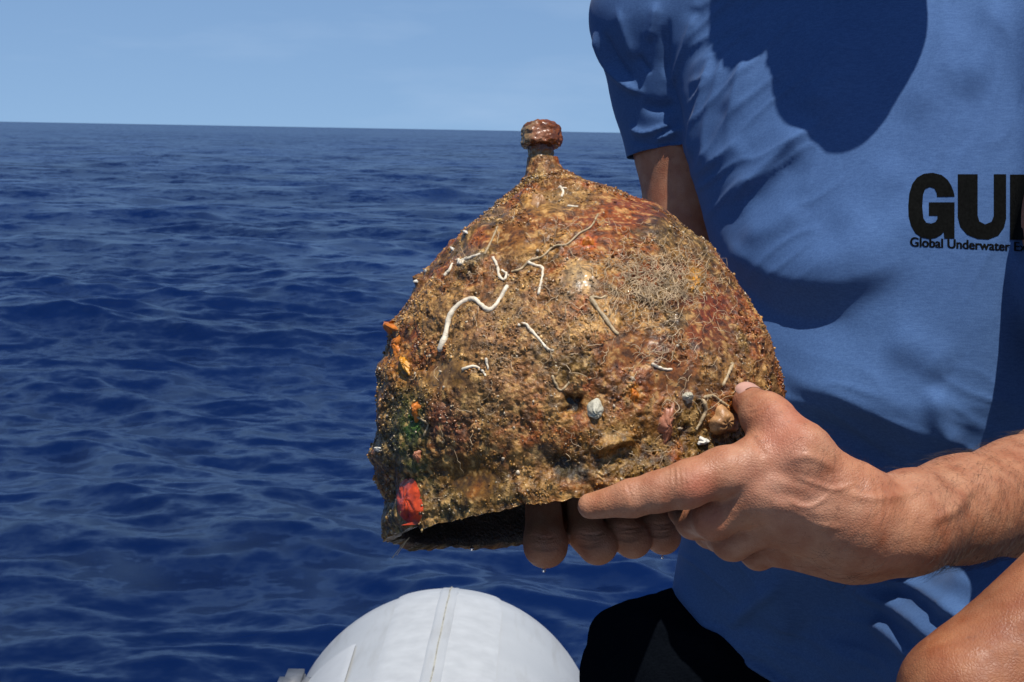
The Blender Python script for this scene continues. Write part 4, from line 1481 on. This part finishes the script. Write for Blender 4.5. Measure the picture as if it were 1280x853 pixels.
    # runs from the cuticle to the tip over the upper side of the thumb's end
    tip, ip = q(936, 503, .827), q(955, 519, .805)
    axd = (tip - ip) / np.linalg.norm(tip - ip)
    up = np.array([0.16, 0.80, -0.58])
    up -= axd * (up @ axd)
    up /= np.linalg.norm(up)
    sd = np.cross(axd, up)
    vs, fs = [], []
    nu, nv = 12, 13
    for i in range(nu):
        u = i / (nu - 1)
        wid = 0.95 * (1 - .35 * (2 * u - 1) ** 4)
        for j in range(nv):
            a = (j / (nv - 1) * 2 - 1) * wid
            s = -0.0045 + 0.0150 * u + (-.0022 * (abs(a) ** 2) if u < .5 else -.0022 * a * a)
            rr = .0107 - .0005 * u + (.0002 if 0 < j < nv - 1 else -.0006)
            if u > .75:
                rr -= .0030 * ((u - .75) / .25) ** 2
            vs.append(tip + axd * s + rr * (up * math.cos(a) + sd * math.sin(a)))
    for i in range(nu - 1):
        for j in range(nv - 1):
            fs.append((i * nv + j, i * nv + j + 1, (i + 1) * nv + j + 1, (i + 1) * nv + j))
    link('thumbnail', q_mesh('thumbnail', (np.array(vs)), np.array(fs)), M['nail'], root)
    # ------------------------------------------------ fine hair on the forearm
    x, y = proj(BV)
    sel = np.nonzero((x > 985) & (x < 1330) & (y > 535) & (y < 740) & (BV[:, 2] < 1.0) & (BN[:, 2] < .35))[0]
    gg = np.random.default_rng(5)
    wg = np.clip((x[sel] - 985) / 160, .03, 1) * np.where(x[sel] > 1170, 2.2, .6)
    pk = gg.choice(sel, 2200, p=wg / wg.sum())
    axis = q(1085, 660, .803) - q(1280, 615, .905)
    axis /= np.linalg.norm(axis)
    vs, fs, off = [], [], 0
    for k in pk:
        p, n = BV[k], BN[k]
        d = axis + np.array([0, -.55, 0]) + gg.normal(size=3) * .35
        d -= n * (d @ n)
        d /= np.linalg.norm(d)
        L = gg.uniform(.006, .014)
        P = np.array([p, p + d * L * .35 + n * L * .18, p + d * L * .7 + n * L * .24, p + d * L + n * L * .22])
        v, fc = tube(P, np.array([.00005, .00004, .000032, .000012]), 3)
        vs.append(v)
        fs.append(fc + off)
        off += len(v)
    ho = link('arm_hair', q_mesh('arm_hair', (np.vstack(vs)), np.vstack(fs)), M['hair'], root)
    ho['kind'] = 'stuff'
build_person()

def build_neighbour():
    """someone sitting close by on the right: only a bare bent elbow comes into view"""
    root = empty('person', to_world(q(1330, 1250, .80)), 'person cut off at the bottom right corner, only a bare bent arm showing', 'person')
    f = Field([graded([(0.15, 0.75, .0032)]), graded([(-0.56, 0.22, .0032)]), graded([(0.55, 1.0, .0032)])])
    el = q(1197, 862, .745)
    sh = q(1712, 490, .80)
    f.chain([el + [.008, -.004, .0], el * .62 + sh * .38, sh], [.0370, .0405, .056], .012)
    wr = el + [.10, -.225, .03]
    f.chain([el + [.008, -.008, .004], el * .65 + wr * .35, wr], [.036, .038, .027], .012)
    f.cone(wr, wr + [.03, -.075, .0], .026, .030, .012)
    for k in range(4):
        p = wr + np.array([.018 + .016 * k, -.085, -.02 + .012 * k])
        f.chain([p, p + [.008, -.04, .004], p + [.010, -.065, .022]], [.011, .0095, .008], .004)
    f.chain([wr + [.0, -.03, -.02], wr + [-.012, -.07, -.035], wr + [.0, -.10, -.035]], [.014, .011, .009], .006)
    f.ellipsoid(sh + [.03, 0, .02], (.07, .08, .08), .03)
    V, F = f.nets()
    N = vnormals(V, F)
    V = V + N * (.0012 * fbm(V * 22, 2) + .0003 * fbm(V * 90, 2))[:, None]
    c = np.tile(np.array([[0.235, 0.088, 0.036]]), (len(V), 1))
    P = fbm(V * 25, 3)
    c = c * (1 + .16 * P)[:, None]
    me = q_mesh('arm', V, F)
    set_color(me, 'col', np.clip(c, 0, 1))
    link('arm', me, M['skin'], root)
build_neighbour()

# ------------------------------------------------------------------ water drops hanging from fingers and rim
def drop(px, py, d, r, label):
    m = bpy.data.materials.get('clear_water')
    if m is None:
        k = NT('clear_water')
        k.set(Base_Color=(1., 1., 1.), Roughness=0.0, IOR=1.333, Transmission_Weight=1.0)
        m = k.m
    c = q(px, py, d)
    prof = [(0.02, -1.0), (.45, -.9), (.8, -.6), (1, -.1), (.92, .4), (.62, .95), (.30, 1.5), (.12, 1.9), (0.02, 2.1)]
    pr = catmull(np.array(prof), 24)
    sg = 20
    an = np.linspace(0, 6.2832, sg, endpoint=False)
    V = np.stack([c[0] + r * pr[:, None, 0] * np.cos(an), np.broadcast_to(c[1] + r * pr[:, 1:2], (24, sg)), c[2] + r * pr[:, None, 0] * np.sin(an)], -1).reshape(-1, 3)
    F = np.array([(a * sg + b, a * sg + (b + 1) % sg, (a + 1) * sg + (b + 1) % sg, (a + 1) * sg + b) for a in range(23) for b in range(sg)])
    o = link('water_drop', q_mesh('water_drop', (V), F), m)
    o['label'], o['category'], o['group'] = label, 'drop', 'hanging water drops'
drop(680, 713, .930, .0014, 'water drop hanging from the leftmost finger under the helmet')
drop(590, 686, 1.0, .0015, 'water drop hanging from the dark rim of the helmet')
drop(828, 697, .956, .0011, 'water drop under the rightmost finger beneath the helmet')
